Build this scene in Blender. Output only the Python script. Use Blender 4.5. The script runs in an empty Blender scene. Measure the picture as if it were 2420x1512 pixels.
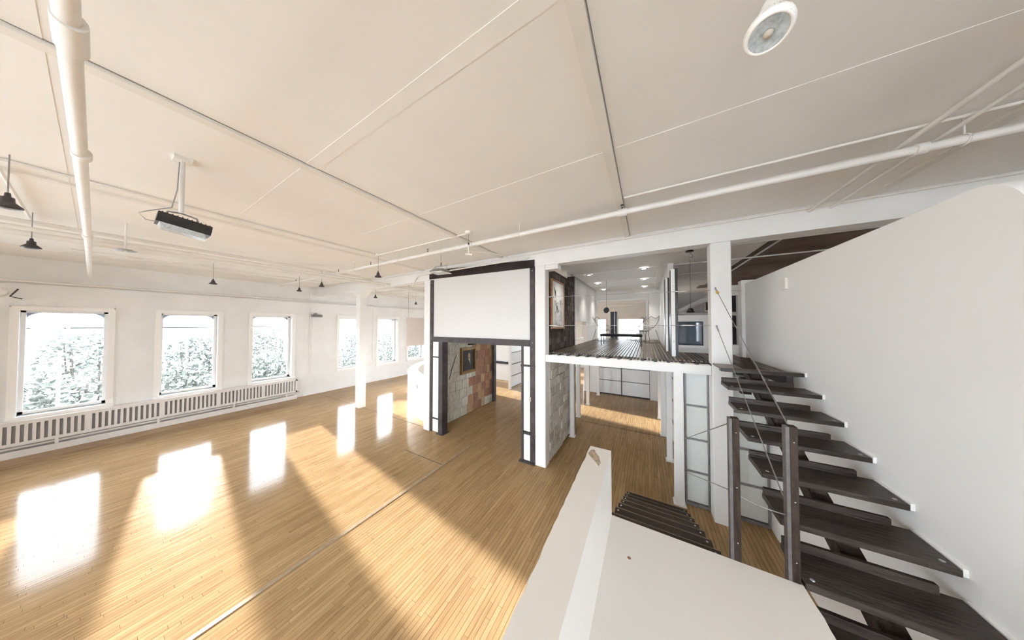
import bpy, bmesh, math, random
from mathutils import Vector, Matrix
random.seed(7)
PI = math.pi
S = bpy.context.scene
COL = S.collection

# ------------------------------------------------------------------ camera, world, sun, exposure
EYE = 3.3
cam = bpy.data.cameras.new('camera')
cam.sensor_width = 36.0
cam.lens = 36.0 * 558.53 / 2420.0
cam.clip_start = 0.02; cam.clip_end = 3000
camo = bpy.data.objects.new('camera', cam); COL.objects.link(camo)
camo.location = (0, 0, EYE)
camo.rotation_euler = (math.radians(90 + 1.11), 0, math.radians(29.659))
S.camera = camo

W = bpy.data.worlds.new('sky'); S.world = W; W.use_nodes = True
bg = W.node_tree.nodes['Background']
bg.inputs[0].default_value = (0.88, 0.945, 1.0, 1)
bg.inputs[1].default_value = 7.0

sd = bpy.data.lights.new('sun', 'SUN'); sd.energy = 9.5; sd.angle = math.radians(1.2); sd.color = (1.0, 0.97, 0.93)
so = bpy.data.objects.new('sun', sd); COL.objects.link(so)
so.rotation_euler = Vector((1, -0.12, -0.226)).to_track_quat('-Z', 'Y').to_euler()
so.location = (-30, 4, 12)

vs = S.view_settings
vs.view_transform = 'Standard'; vs.look = 'None'; vs.gamma = 1.0; vs.exposure = 1.63; vs.use_curve_mapping = False
cy = S.cycles
cy.max_bounces = 12; cy.diffuse_bounces = 8; cy.glossy_bounces = 5; cy.transparent_max_bounces = 12
cy.sample_clamp_indirect = 6.0
cy.caustics_reflective = False; cy.caustics_refractive = False
cy.use_denoising = True

# ------------------------------------------------------------------ materials
MATS = {}
def mat(name, col, rough=0.6, var=0.0, scale=3.0, bump=0.0, bscale=40.0, metal=0.0, spec=0.5, emit=None, estr=0.0, stretch=None, col2=None, coat=0.0):
    m = bpy.data.materials.new(name); m.use_nodes = True
    nt = m.node_tree; b = nt.nodes['Principled BSDF']
    b.inputs['Base Color'].default_value = (*col, 1)
    b.inputs['Roughness'].default_value = rough
    b.inputs['Metallic'].default_value = metal
    b.inputs['Specular IOR Level'].default_value = spec
    if coat: b.inputs['Coat Weight'].default_value = coat; b.inputs['Coat Roughness'].default_value = 0.1
    if emit:
        b.inputs['Emission Color'].default_value = (*emit, 1); b.inputs['Emission Strength'].default_value = estr
    if var or bump or col2:
        geo = nt.nodes.new('ShaderNodeNewGeometry')
        mp = nt.nodes.new('ShaderNodeMapping'); nt.links.new(geo.outputs['Position'], mp.inputs[0])
        if stretch: mp.inputs['Scale'].default_value = stretch
        if var or col2:
            n = nt.nodes.new('ShaderNodeTexNoise'); n.inputs['Scale'].default_value = scale; n.inputs['Detail'].default_value = 6; n.inputs['Roughness'].default_value = 0.62
            nt.links.new(mp.outputs[0], n.inputs[0])
            r = nt.nodes.new('ShaderNodeValToRGB'); nt.links.new(n.outputs[0], r.inputs[0])
            c2 = col2 if col2 else tuple(c * (1 - var) for c in col)
            r.color_ramp.elements[0].position = 0.32; r.color_ramp.elements[0].color = (*c2, 1)
            r.color_ramp.elements[1].position = 0.66; r.color_ramp.elements[1].color = (*col, 1)
            nt.links.new(r.outputs[0], b.inputs['Base Color'])
        if bump:
            n2 = nt.nodes.new('ShaderNodeTexNoise'); n2.inputs['Scale'].default_value = bscale; n2.inputs['Detail'].default_value = 4
            nt.links.new(mp.outputs[0], n2.inputs[0])
            bp = nt.nodes.new('ShaderNodeBump'); bp.inputs['Strength'].default_value = bump; bp.inputs['Distance'].default_value = 0.02
            nt.links.new(n2.outputs[0], bp.inputs['Height']); nt.links.new(bp.outputs[0], b.inputs['Normal'])
    MATS[name] = m
    return m

wall_w = mat('white painted wall', (0.83, 0.82, 0.81), 0.65, var=0.05, scale=0.9, bump=0.10, bscale=9)
wall_c = mat('clean white plaster', (0.89, 0.88, 0.865), 0.6, var=0.03, scale=0.5, bump=0.03, bscale=3)
brick_w = mat('white painted brick wall', (0.82, 0.82, 0.82), 0.6, var=0.07, scale=1.6, bump=0.30, bscale=14)
ceil_m = mat('cream painted ceiling', (0.87, 0.85, 0.82), 0.75, var=0.07, scale=0.55, bump=0.10, bscale=4)
batten_m = mat('ceiling batten paint', (0.80, 0.77, 0.72), 0.6, var=0.04, scale=2)
col_m = mat('column paint', (0.82, 0.81, 0.795), 0.5, var=0.04, scale=2.5, bump=0.08, bscale=20)
pipe_m = mat('painted pipe', (0.80, 0.775, 0.74), 0.45, var=0.08, scale=5, bump=0.1, bscale=30)
grey_m = mat('galvanised grey', (0.42, 0.43, 0.44), 0.4, var=0.2, scale=8, metal=0.6)
screen_m = mat('off white screen paint', (0.70, 0.69, 0.675), 0.7, var=0.02, scale=0.6)
steel_d = mat('raw dark steel', (0.042, 0.035, 0.036), 0.5, col2=(0.088, 0.076, 0.078), scale=3.5, bump=0.1, bscale=25, metal=0.15, spec=0.35)
head_m = mat('blackened head steel', (0.014, 0.009, 0.009), 0.5, col2=(0.035, 0.024, 0.024), scale=3, spec=0.25)
black_m = mat('black enamel', (0.012, 0.012, 0.014), 0.35)
tread_m = mat('dark stained timber', (0.018, 0.012, 0.010), 0.35, spec=0.32, col2=(0.06, 0.046, 0.036), scale=5, bump=0.25, bscale=18, stretch=(0.5, 3, 3))
post_m = mat('weathered dark timber', (0.020, 0.012, 0.009), 0.6, spec=0.15, col2=(0.06, 0.042, 0.033), scale=8, bump=0.3, bscale=25, stretch=(3, 3, 0.6))
brown_c = mat('dark red brown ceiling boards', (0.085, 0.035, 0.022), 0.6, col2=(0.20, 0.15, 0.12), scale=0.8)
frost_m = mat('frosted fibreglass', (0.78, 0.81, 0.79), 0.35, var=0.06, scale=2.5)
frostb_m = mat('frosted glass blue white', (0.88, 0.90, 0.92), 0.25)
alum_m = mat('aluminium frame', (0.34, 0.34, 0.35), 0.4, var=0.35, scale=12, metal=0.5)
gold_m = mat('gilt frame', (0.34, 0.19, 0.05), 0.32, col2=(0.10, 0.05, 0.015), scale=30, bump=0.5, bscale=60, metal=0.55)
canvas_m = mat('dark varnished canvas', (0.010, 0.009, 0.008), 0.3, col2=(0.03, 0.024, 0.018), scale=3)
skin_m = mat('painted skin tone', (0.52, 0.30, 0.18), 0.5, var=0.4, scale=40)
linen_m = mat('painted white collar', (0.50, 0.45, 0.36), 0.5)
hair_m = mat('painted grey hair', (0.20, 0.17, 0.13), 0.5)
coat_m = mat('painted dark coat', (0.006, 0.006, 0.008), 0.4)
oak_m = mat('pale wooden frame', (0.36, 0.17, 0.075), 0.5, var=0.3, scale=12)
paper_m = mat('print paper', (0.66, 0.66, 0.64), 0.55, var=0.1, scale=5)
ink_m = mat('grey ink', (0.13, 0.13, 0.14), 0.6)
inkd_m = mat('dark ink', (0.03, 0.03, 0.035), 0.6)
chrome_m = mat('chromed steel', (0.62, 0.62, 0.62), 0.22, metal=1.0)
cable_m = mat('steel wire cable', (0.33, 0.32, 0.31), 0.35, metal=0.8)
brass_m = mat('yellow brass', (0.75, 0.50, 0.06), 0.35, metal=0.4)
cream_m = mat('landing paint cream', (0.86, 0.825, 0.78), 0.5, var=0.03, scale=1.2, bump=0.04, bscale=6)
raw_m = mat('bare chipped plaster', (0.58, 0.46, 0.32), 0.8, var=0.5, scale=25, bump=0.5, bscale=60)
copper_m = mat('copper brown', (0.38, 0.17, 0.09), 0.5)
blind_m = mat('beige roller blind', (0.72, 0.64, 0.59), 0.8)
rad_m = mat('radiator cover paint', (0.80, 0.78, 0.76), 0.5, var=0.05, scale=4, bump=0.05)
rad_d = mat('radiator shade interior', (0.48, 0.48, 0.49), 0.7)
led_m = mat('lit downlight', (1, 1, 1), 0.5, emit=(1, 0.97, 0.9), estr=12)
lens_m = mat('lamp glass', (0.55, 0.60, 0.62), 0.15, var=0.4, scale=60, spec=0.8)
bulbw_m = mat('white lamp ceramic', (0.84, 0.82, 0.78), 0.35)
darkglass_m = mat('dark grey glass', (0.10, 0.13, 0.17), 0.06, spec=0.9)
leaf_m = mat('hedge leaves', (0.075, 0.085, 0.070), 0.5, col2=(0.16, 0.17, 0.15), scale=2.5)
twig_m = mat('hedge twigs', (0.07, 0.06, 0.05), 0.8)
snow_m = mat('pale bright ground', (0.42, 0.43, 0.43), 0.8, var=0.1, scale=0.2)
hill_m = mat('hazy far hills', (0.10, 0.115, 0.125), 0.9, var=0.2, scale=0.01)
house_m = mat('pale stucco', (0.30, 0.29, 0.27), 0.8, var=0.1, scale=0.4)
thresh_m = mat('worn pale floor strip', (0.36, 0.27, 0.175), 0.25, var=0.3, scale=10)

def glass(name, tint=(0.96, 0.98, 1.0), refl=0.04):
    m = bpy.data.materials.new(name); m.use_nodes = True; nt = m.node_tree
    nt.nodes.clear()
    o = nt.nodes.new('ShaderNodeOutputMaterial'); mx = nt.nodes.new('ShaderNodeMixShader')
    t = nt.nodes.new('ShaderNodeBsdfTransparent'); g = nt.nodes.new('ShaderNodeBsdfGlossy'); f = nt.nodes.new('ShaderNodeFresnel')
    f.inputs[0].default_value = 1.3; t.inputs[0].default_value = (*tint, 1); g.inputs['Roughness'].default_value = 0.02
    nt.links.new(f.outputs[0], mx.inputs[0]); nt.links.new(t.outputs[0], mx.inputs[1]); nt.links.new(g.outputs[0], mx.inputs[2]); nt.links.new(mx.outputs[0], o.inputs[0])
    return m
glass_m = glass('window glass')

def floor_material(name, dark, light, seam=0.0):
    """varnished strip maple: colour per board from the face attribute 'rnd', long grain along Y"""
    m = bpy.data.materials.new(name); m.use_nodes = True; nt = m.node_tree; b = nt.nodes['Principled BSDF']
    at = nt.nodes.new('ShaderNodeAttribute'); at.attribute_name = 'rnd'
    geo = nt.nodes.new('ShaderNodeNewGeometry'); mp = nt.nodes.new('ShaderNodeMapping'); mp.inputs['Scale'].default_value = (14, 0.9, 1)
    nt.links.new(geo.outputs['Position'], mp.inputs[0])
    n = nt.nodes.new('ShaderNodeTexNoise'); n.inputs['Scale'].default_value = 2.2; n.inputs['Detail'].default_value = 7; n.inputs['Roughness'].default_value = 0.65
    nt.links.new(mp.outputs[0], n.inputs[0])
    big = nt.nodes.new('ShaderNodeTexNoise'); big.inputs['Scale'].default_value = 0.8; big.inputs['Detail'].default_value = 3
    nt.links.new(geo.outputs['Position'], big.inputs[0])
    a1 = nt.nodes.new('ShaderNodeMath'); a1.operation = 'MULTIPLY_ADD'; a1.inputs[1].default_value = 0.17
    nt.links.new(at.outputs['Fac'], a1.inputs[0])
    a2 = nt.nodes.new('ShaderNodeMath'); a2.operation = 'MULTIPLY'; a2.inputs[1].default_value = 0.72; nt.links.new(n.outputs[0], a2.inputs[0])
    nt.links.new(a2.outputs[0], a1.inputs[2])
    a3 = nt.nodes.new('ShaderNodeMath'); a3.operation = 'MULTIPLY_ADD'; a3.inputs[1].default_value = 0.30
    nt.links.new(big.outputs[0], a3.inputs[0]); nt.links.new(a1.outputs[0], a3.inputs[2])
    r = nt.nodes.new('ShaderNodeValToRGB'); nt.links.new(a3.outputs[0], r.inputs[0])
    r.color_ramp.elements[0].position = 0.30; r.color_ramp.elements[0].color = (*dark, 1)
    r.color_ramp.elements[1].position = 0.95; r.color_ramp.elements[1].color = (*light, 1)
    nt.links.new(r.outputs[0], b.inputs['Base Color'])
    b.inputs['Roughness'].default_value = 0.11
    b.inputs['IOR'].default_value = 1.17
    mp2 = nt.nodes.new('ShaderNodeMapping'); mp2.inputs['Scale'].default_value = (16, 1.2, 1)
    nt.links.new(geo.outputs['Position'], mp2.inputs[0])
    n2 = nt.nodes.new('ShaderNodeTexNoise'); n2.inputs['Scale'].default_value = 1.6; n2.inputs['Detail'].default_value = 3
    nt.links.new(mp2.outputs[0], n2.inputs[0])
    n3 = nt.nodes.new('ShaderNodeMath'); n3.operation = 'MULTIPLY_ADD'; n3.inputs[1].default_value = 0.5
    nt.links.new(at.outputs['Fac'], n3.inputs[0]); nt.links.new(n2.outputs[0], n3.inputs[2])
    bp = nt.nodes.new('ShaderNodeBump'); bp.inputs['Strength'].default_value = 0.10; bp.inputs['Distance'].default_value = 0.004
    nt.links.new(n2.outputs[0], bp.inputs['Height']); nt.links.new(bp.outputs[0], b.inputs['Normal'])
    rr = nt.nodes.new('ShaderNodeMath'); rr.operation = 'MULTIPLY_ADD'; rr.inputs[1].default_value = 0.12; rr.inputs[2].default_value = 0.05
    nt.links.new(n.outputs[0], rr.inputs[0]); nt.links.new(rr.outputs[0], b.inputs['Roughness'])
    return m
wood_m = floor_material('varnished maple strip floor', (0.215, 0.122, 0.055), (0.515, 0.350, 0.180))
joint_shadow_m = mat('ceiling joint and painted shadow', (0.25, 0.22, 0.19), 0.8)
seam_m = mat('dark floor joints', (0.05, 0.028, 0.014), 0.6)

def block_material(name, cols, p1=0.0):
    m = bpy.data.materials.new(name); m.use_nodes = True; nt = m.node_tree; b = nt.nodes['Principled BSDF']
    oi = nt.nodes.new('ShaderNodeObjectInfo'); r = nt.nodes.new('ShaderNodeValToRGB'); r.color_ramp.interpolation = 'LINEAR'
    nt.links.new(oi.outputs['Random'], r.inputs[0])
    els = r.color_ramp.elements
    els[0].position = 0; els[0].color = (*cols[0], 1); els[1].position = 1; els[1].color = (*cols[-1], 1)
    for i, c in enumerate(cols[1:-1]):
        e = els.new((i + 1) / (len(cols) - 1)); e.color = (*c, 1)
    geo = nt.nodes.new('ShaderNodeNewGeometry'); mp = nt.nodes.new('ShaderNodeMapping'); mp.inputs['Scale'].default_value = (1, 5, 0.8)
    nt.links.new(geo.outputs['Position'], mp.inputs[0])
    n = nt.nodes.new('ShaderNodeTexNoise'); n.inputs['Scale'].default_value = 7; n.inputs['Detail'].default_value = 8; n.inputs['Roughness'].default_value = 0.7
    nt.links.new(mp.outputs[0], n.inputs[0])
    r2 = nt.nodes.new('ShaderNodeValToRGB'); r2.color_ramp.elements[0].position = 0.30; r2.color_ramp.elements[0].color = (0.35, 0.32, 0.30, 1)
    r2.color_ramp.elements[1].position = 0.62; r2.color_ramp.elements[1].color = (1, 1, 1, 1); nt.links.new(n.outputs[0], r2.inputs[0])
    mx = nt.nodes.new('ShaderNodeMixRGB'); mx.blend_type = 'MULTIPLY'; mx.inputs[0].default_value = 0.8
    nt.links.new(r.outputs[0], mx.inputs[1]); nt.links.new(r2.outputs[0], mx.inputs[2]); nt.links.new(mx.outputs[0], b.inputs['Base Color'])
    b.inputs['Roughness'].default_value = 0.8
    bp = nt.nodes.new('ShaderNodeBump'); bp.inputs['Strength'].default_value = 0.6; bp.inputs['Distance'].default_value = 0.02
    nt.links.new(n.outputs[0], bp.inputs['Height']); nt.links.new(bp.outputs[0], b.inputs['Normal'])
    return m
blk_pale = block_material('whitewashed clay block', [(0.70, 0.69, 0.60), (0.86, 0.84, 0.76), (0.78, 0.77, 0.65), (0.88, 0.87, 0.80)])
blk_red = block_material('bare clay block', [(0.55, 0.27, 0.16), (0.34, 0.18, 0.13), (0.60, 0.35, 0.20), (0.64, 0.46, 0.26), (0.44, 0.22, 0.14)])
blk_grey = block_material('streaked whitewashed block', [(0.66, 0.64, 0.58), (0.82, 0.80, 0.73), (0.54, 0.50, 0.44), (0.76, 0.74, 0.67)])
blk_dark = block_material('dark sooty brick', [(0.050, 0.034, 0.028), (0.095, 0.065, 0.052), (0.030, 0.022, 0.020), (0.13, 0.10, 0.085)])
slat_m = block_material('deck slat timber', [(0.030, 0.020, 0.014), (0.16, 0.12, 0.085), (0.035, 0.024, 0.017), (0.20, 0.155, 0.115), (0.03, 0.02, 0.015)])
slat_m.node_tree.nodes['Principled BSDF'].inputs['Roughness'].default_value = 0.33
mortar_m = mat('pale mortar', (0.62, 0.60, 0.54), 0.9, var=0.3, scale=10)
mortard_m = mat('dark mortar', (0.045, 0.036, 0.03), 0.9, var=0.3, scale=10)

# ------------------------------------------------------------------ mesh helpers
ORG = {}
class MB:
    def __init__(s): s.v = []; s.f = []; s.sm = []; s.mi = []; s.rnd = []
    def add(s, vs, fs, smooth=False, mi=0, rnd=0.0):
        o = len(s.v); s.v += [tuple(p) for p in vs]
        for f in fs: s.f.append(tuple(i + o for i in f)); s.sm.append(smooth); s.mi.append(mi); s.rnd.append(rnd)
        return s
    def box(s, x0, x1, y0, y1, z0, z1, mi=0, rnd=0.0):
        v = [(x0, y0, z0), (x1, y0, z0), (x1, y1, z0), (x0, y1, z0), (x0, y0, z1), (x1, y0, z1), (x1, y1, z1), (x0, y1, z1)]
        return s.add(v, [(0, 3, 2, 1), (4, 5, 6, 7), (0, 1, 5, 4), (1, 2, 6, 5), (2, 3, 7, 6), (3, 0, 4, 7)], mi=mi, rnd=rnd)
    def cbox(s, x0, x1, y0, y1, z0, z1, c=0.01, mi=0):
        """box with chamfered edges round the top and bottom faces and up the corners"""
        xa, xb, ya, yb = x0 + c, x1 - c, y0 + c, y1 - c
        ring = [(xa, y0), (xb, y0), (x1, ya), (x1, yb), (xb, y1), (xa, y1), (x0, yb), (x0, ya)]
        inn = [(xa, ya), (xb, ya), (xb, ya), (xb, yb), (xb, yb), (xa, yb), (xa, yb), (xa, ya)]
        v = [(a, b, z0) for a, b in ring] + [(a, b, z1 - c) for a, b in ring] + [(xa, ya, z1), (xb, ya, z1), (xb, yb, z1), (xa, yb, z1)]
        f = [tuple(range(7, -1, -1))] + [(i, (i + 1) % 8, 8 + (i + 1) % 8, 8 + i) for i in range(8)]
        f += [(8, 9, 17, 16), (10, 11, 18, 17), (12, 13, 19, 18), (14, 15, 16, 19), (9, 10, 17), (11, 12, 18), (13, 14, 19), (15, 8, 16), (16, 17, 18, 19)]
        return s.add(v, f, mi=mi)
    def tube(s, pts, r, n=8, mi=0, cap=True, radii=None):
        P = [Vector(p) for p in pts]; rings = []
        up = None
        for i, p in enumerate(P):
            d = (P[min(i + 1, len(P) - 1)] - P[max(i - 1, 0)]).normalized()
            if up is None:
                up = Vector((0, 0, 1)) if abs(d.z) < 0.9 else Vector((1, 0, 0))
            a = d.cross(up).normalized(); b = a.cross(d).normalized(); up = b
            rr = radii[i] if radii else r
            rings.append([p + (a * math.cos(2 * PI * k / n) + b * math.sin(2 * PI * k / n)) * rr for k in range(n)])
        vs = [q for R_ in rings for q in R_]
        fs = [(i * n + k, i * n + (k + 1) % n, (i + 1) * n + (k + 1) % n, (i + 1) * n + k) for i in range(len(P) - 1) for k in range(n)]
        s.add(vs, fs, smooth=True, mi=mi)
        if cap:
            s.add(rings[0], [tuple(range(n))], mi=mi); s.add(rings[-1], [tuple(range(n - 1, -1, -1))], mi=mi)
        return s
    def lathe(s, prof, c, axis=(0, 0, 1), n=20, mi=0, smooth=True):
        A = Vector(axis).normalized(); t = Vector((1, 0, 0)) if abs(A.x) < 0.9 else Vector((0, 1, 0))
        U = A.cross(t).normalized(); V = A.cross(U); C = Vector(c)
        vs = [C + A * h + (U * math.cos(2 * PI * k / n) + V * math.sin(2 * PI * k / n)) * max(r, 1e-4) for r, h in prof for k in range(n)]
        fs = [(i * n + k, i * n + (k + 1) % n, (i + 1) * n + (k + 1) % n, (i + 1) * n + k) for i in range(len(prof) - 1) for k in range(n)]
        return s.add(vs, fs, smooth=smooth, mi=mi)
    def prism(s, poly, d, mi=0):
        """closed polygon (3-d points) pushed along vector d"""
        n = len(poly); d = Vector(d); a = [Vector(p) for p in poly]; b = [p + d for p in a]
        return s.add(a + b, [tuple(range(n - 1, -1, -1)), tuple(range(n, 2 * n))] + [(i, (i + 1) % n, n + (i + 1) % n, n + i) for i in range(n)], mi=mi)
    def ring(s, c, R_, r, nrm, n=12, m=5, mi=0, sx=1.0):
        A = Vector(nrm).normalized(); t = Vector((0, 0, 1)) if abs(A.z) < 0.9 else Vector((1, 0, 0))
        U = A.cross(t).normalized(); V = A.cross(U)
        pts = [Vector(c) + U * math.cos(2 * PI * k / n) * R_ * sx + V * math.sin(2 * PI * k / n) * R_ for k in range(n + 1)]
        return s.tube(pts, r, m, mi=mi, cap=False)
    def build(s, name, m, parent=None, label=None, cat=None, group=None, kind=None, recalc=True):
        P = ORG.get(parent, Vector((0, 0, 0))) if parent else None
        if parent is None:
            xs = [p[0] for p in s.v]; ys = [p[1] for p in s.v]; zs = [p[2] for p in s.v]
            o = Vector(((min(xs) + max(xs)) / 2, (min(ys) + max(ys)) / 2, min(zs)))
        else:
            o = P
        me = bpy.data.meshes.new(name)
        me.from_pydata([(p[0] - o.x, p[1] - o.y, p[2] - o.z) for p in s.v], [], s.f)
        me.polygons.foreach_set('use_smooth', s.sm); me.polygons.foreach_set('material_index', s.mi)
        if any(s.rnd):
            a = me.attributes.new('rnd', 'FLOAT', 'FACE'); a.data.foreach_set('value', s.rnd)
        for q in (m if isinstance(m, (list, tuple)) else [m]): me.materials.append(q)
        me.update()
        if recalc and len(s.f) < 20000:
            bm = bmesh.new(); bm.from_mesh(me); bmesh.ops.recalc_face_normals(bm, faces=bm.faces); bm.to_mesh(me); bm.free()
        ob = bpy.data.objects.new(name, me); COL.objects.link(ob)
        if parent: ob.parent = parent
        else: ob.location = o
        ORG[ob] = o
        tag(ob, label, cat, group, kind)
        return ob
def tag(o, label=None, cat=None, group=None, kind=None):
    if label: o['label'] = label
    if cat: o['category'] = cat
    if group: o['group'] = group
    if kind: o['kind'] = kind
    return o
def thing(name, loc, label=None, cat=None, group=None, kind=None):
    o = bpy.data.objects.new(name, None); COL.objects.link(o); o.location = loc; o.empty_display_size = 0.1
    ORG[o] = Vector(loc)
    return tag(o, label, cat, group, kind)
def copy_thing(root, loc, label=None):
    r = root.copy(); COL.objects.link(r); r.location = loc
    if label: r['label'] = label
    def rec(src, dst):
        for ch in [c for c in ALLCH.get(src, [])]:
            c = ch.copy(); COL.objects.link(c); c.parent = dst; rec(ch, c)
    rec(root, r)
    return r
ALLCH = {}
def note_children(root):
    for o in list(COL.objects):
        if o.parent: ALLCH.setdefault(o.parent, [])
        if o.parent and o not in ALLCH[o.parent]: ALLCH[o.parent].append(o)

# ------------------------------------------------------------------ the shell
XW = -13.8           # inner face of the window wall
XE, YS, YN = 7.0, -5.2, 18.5
CZ = 5.05            # ceiling
RX = 1.72            # face of the white stair wall
WIN = [(-5.16, -3.80), (-3.12, -1.77), (-1.08, 0.27), (0.93, 2.33), (3.0, 4.43), (6.08, 7.46), (8.12, 9.57), (10.15, 11.6), (12.3, 13.7), (14.4, 15.8), (16.4, 17.8)]
ZS, ZH = 0.88, 3.77

# floor: slab + strip boards
fl = MB().box(XW - 0.4, XE, YS, YN, -0.30, -0.022).build('floor', seam_m, kind='structure')
bw = 0.0575; near = []; far = MB()
x = XW
cx0, cy0 = -1.6, 1.4
while x < XE:
    y = YS - random.random() * 1.2
    while y < YN:
        L = random.uniform(0.45, 1.5); ya, yb = max(y, YS), min(y + L, YN)
        if yb - ya > 0.05:
            r_ = random.uniform(0.03, 1)
            zt = random.uniform(-0.0008, 0.0)
            if x + bw > -3.4 and x < -0.55 and yb > 0.75 and ya < 3.6: near.append((x, ya, yb, zt, r_))
            else: far.box(x + 0.0016, x + bw - 0.0016, ya + 0.001, yb - 0.001, -0.022, zt, rnd=r_)
        y += L
    x += bw
near.sort(key=lambda b: (b[0] + bw / 2 + 1.2) ** 2 + ((b[1] + b[2]) / 2 - 1.6) ** 2)
for i, (x, ya, yb, zt, r_) in enumerate(near):
    m = MB() if i < 290 else far
    m.box(x + 0.0016, x + bw - 0.0016, ya + 0.001, yb - 0.001, -0.022, zt, rnd=r_)
    if i < 290: m.build('floorboard', wood_m, fl, recalc=False)
far.build('floorboards', wood_m, fl, kind='stuff', recalc=False)

# ceiling with flat cover battens on a grid
ce = MB().box(XW - 0.4, XE, YS, YN, CZ, CZ + 0.25).build('ceiling', ceil_m, kind='structure')
for xb in (-12.15, -9.2, -6.22, -3.25, -0.32, 2.65):
    MB().box(xb - 0.045, xb + 0.045, YS, 5.16, CZ - 0.030, CZ).build('batten', batten_m, ce)
    if not -2.2 < xb < 1.5: MB().box(xb - 0.045, xb + 0.045, 5.42, YN, CZ - 0.024, CZ).build('batten', batten_m, ce)
for xb in (-3.197, -0.268): MB().box(xb - 0.003, xb + 0.003, YS, 5.15, CZ - 0.004, CZ).build('painted_joint_shadow', joint_shadow_m, ce)  # dark strips paint the joint and shadow line beside two battens
for yb in (-3.1, -1.68, -0.25, 1.15, 2.57, 3.98):
    for xa, xc in ((XW - 0.3, -12.2), (-12.1, -9.25), (-9.15, -6.27), (-6.17, -3.3), (-3.2, -0.37), (-0.27, 2.6), (2.7, XE)):
        MB().box(xa, xc, yb - 0.055, yb + 0.055, CZ - 0.003, CZ).build('batten', ceil_m, ce)
for yb in (6.9, 8.4, 9.9, 11.4):
    MB().box(XW, -2.3, yb - 0.055, yb + 0.055, CZ - 0.014, CZ).build('batten', batten_m, ce)
MB().box(2.05, XE, 5.42, 13.9, CZ - 0.05, CZ).build('dark_boarding', brown_c, ce, label='dark red brown ceiling boarding behind the stair wall')

# window wall: sill wall, piers, head; the part above the ledge is set back
def window_wall():
    b = MB()
    X0, X1 = XW - 0.45, XW
    m_ = 0.10
    b.box(X0, X1, YS, YN, -0.3, ZS + m_)
    b.box(X0, X1, YS, YN, ZH - m_, 4.30)
    prev = YS
    for a, c in WIN:
        b.box(X0, X1, prev, a + m_, ZS + m_, ZH - m_); prev = c - m_
    b.box(X0, X1, prev, YN, ZS + m_, ZH - m_)
    b.box(X0, X1 - 0.16, YS, YN, 4.30, CZ)
    return b
window_wall().build('wall_left', brick_w, kind='structure')
MB().box(XW - 0.16, XW + 0.015, YS, YN, 4.30, 4.345).build('trim_1', brick_w, kind='structure')
MB().box(XW, XW + 0.025, 4.75, YN, 0, 0.10).build('baseboard_left', wall_w, kind='structure')

def rounded_plate(b, y0, y1, z0, z1, iy0, iy1, iz0, iz1, r, x0, x1, mi=0):
    inner = [(iy0, iz0), (iy1, iz0)]; outer = [(y0, z0), (y1, z0)]
    inner.append((iy1, iz1 - r)); outer.append((y1, iz1 - r))
    n = 7
    for k in range(n + 1):
        a = k / n * PI / 2; inner.append((iy1 - r + r * math.cos(a), iz1 - r + r * math.sin(a))); outer.append((y1, z1))
    for k in range(n + 1):
        a = PI / 2 + k / n * PI / 2; inner.append((iy0 + r + r * math.cos(a), iz1 - r + r * math.sin(a))); outer.append((y0, z1))
    inner.append((iy0, iz1 - r)); outer.append((y0, iz1 - r))
    N = len(inner); vs = []
    for X in (x0, x1):
        vs += [(X, *p) for p in inner] + [(X, *p) for p in outer]
    fs = []
    for i in range(N):
        j = (i + 1) % N
        fs.append((i, j, N + j, N + i)); fs.append((2 * N + i, 2 * N + j, 3 * N + j, 3 * N + i)); fs.append((i, j, 2 * N + j, 2 * N + i)); fs.append((N + i, N + j, 3 * N + j, 3 * N + i))
    b.add(vs, fs, mi=mi)
dk_m = mat('grey blue exterior reveal', (0.36, 0.37, 0.42), 0.7)
for i, (a, c) in enumerate(WIN):
    w = thing('window_%d' % (i + 1), (XW, (a + c) / 2, ZS), kind='structure')
    b = MB(); t = 0.045
    b.box(XW, XW + t, a, a + 0.11, ZS, ZH); b.box(XW, XW + t, c - 0.11, c, ZS, ZH); b.box(XW, XW + t, a + 0.11, c - 0.11, ZH - 0.11, ZH)
    b.box(XW + t, XW + t + 0.012, a - 0.0, a + 0.02, ZS, ZH); b.box(XW + t, XW + t + 0.012, c - 0.02, c, ZS, ZH); b.box(XW + t, XW + t + 0.012, a, c, ZH - 0.02, ZH)
    b.build('casing', wall_c, w)
    MB().box(XW - 0.28, XW + 0.09, a - 0.01, c + 0.01, ZS + 0.0, ZS + 0.10).build('window_sill', wall_c, w)
    b = MB()
    X = XW - 0.30; g = 0.105
    for (p, q, z0, z1) in ((a + g, a + g + 0.06, ZS + .1, ZH - g), (c - g - 0.06, c - g, ZS + .1, ZH - g), (a + g, c - g, ZH - g - 0.05, ZH - g), (a + g, c - g, ZS + 0.1, ZS + 0.17)):
        b.box(X, X + 0.055, p, q, z0, z1)
    b.build('sash', wall_c, w)
    MB().box(X + 0.02, X + 0.026, a + g + 0.05, c - g - 0.05, ZS + 0.16, ZH - g - 0.04).build('pane', glass_m, w)
    b = MB(); rounded_plate(b, a + 0.02, c - 0.02, ZS, ZH, a + g + 0.05, c - g - 0.05, ZS + 0.14, ZH - g - 0.05, 0.20, X - 0.10, X - 0.03)
    b.build('arched_reveal', dk_m, w)

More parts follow.
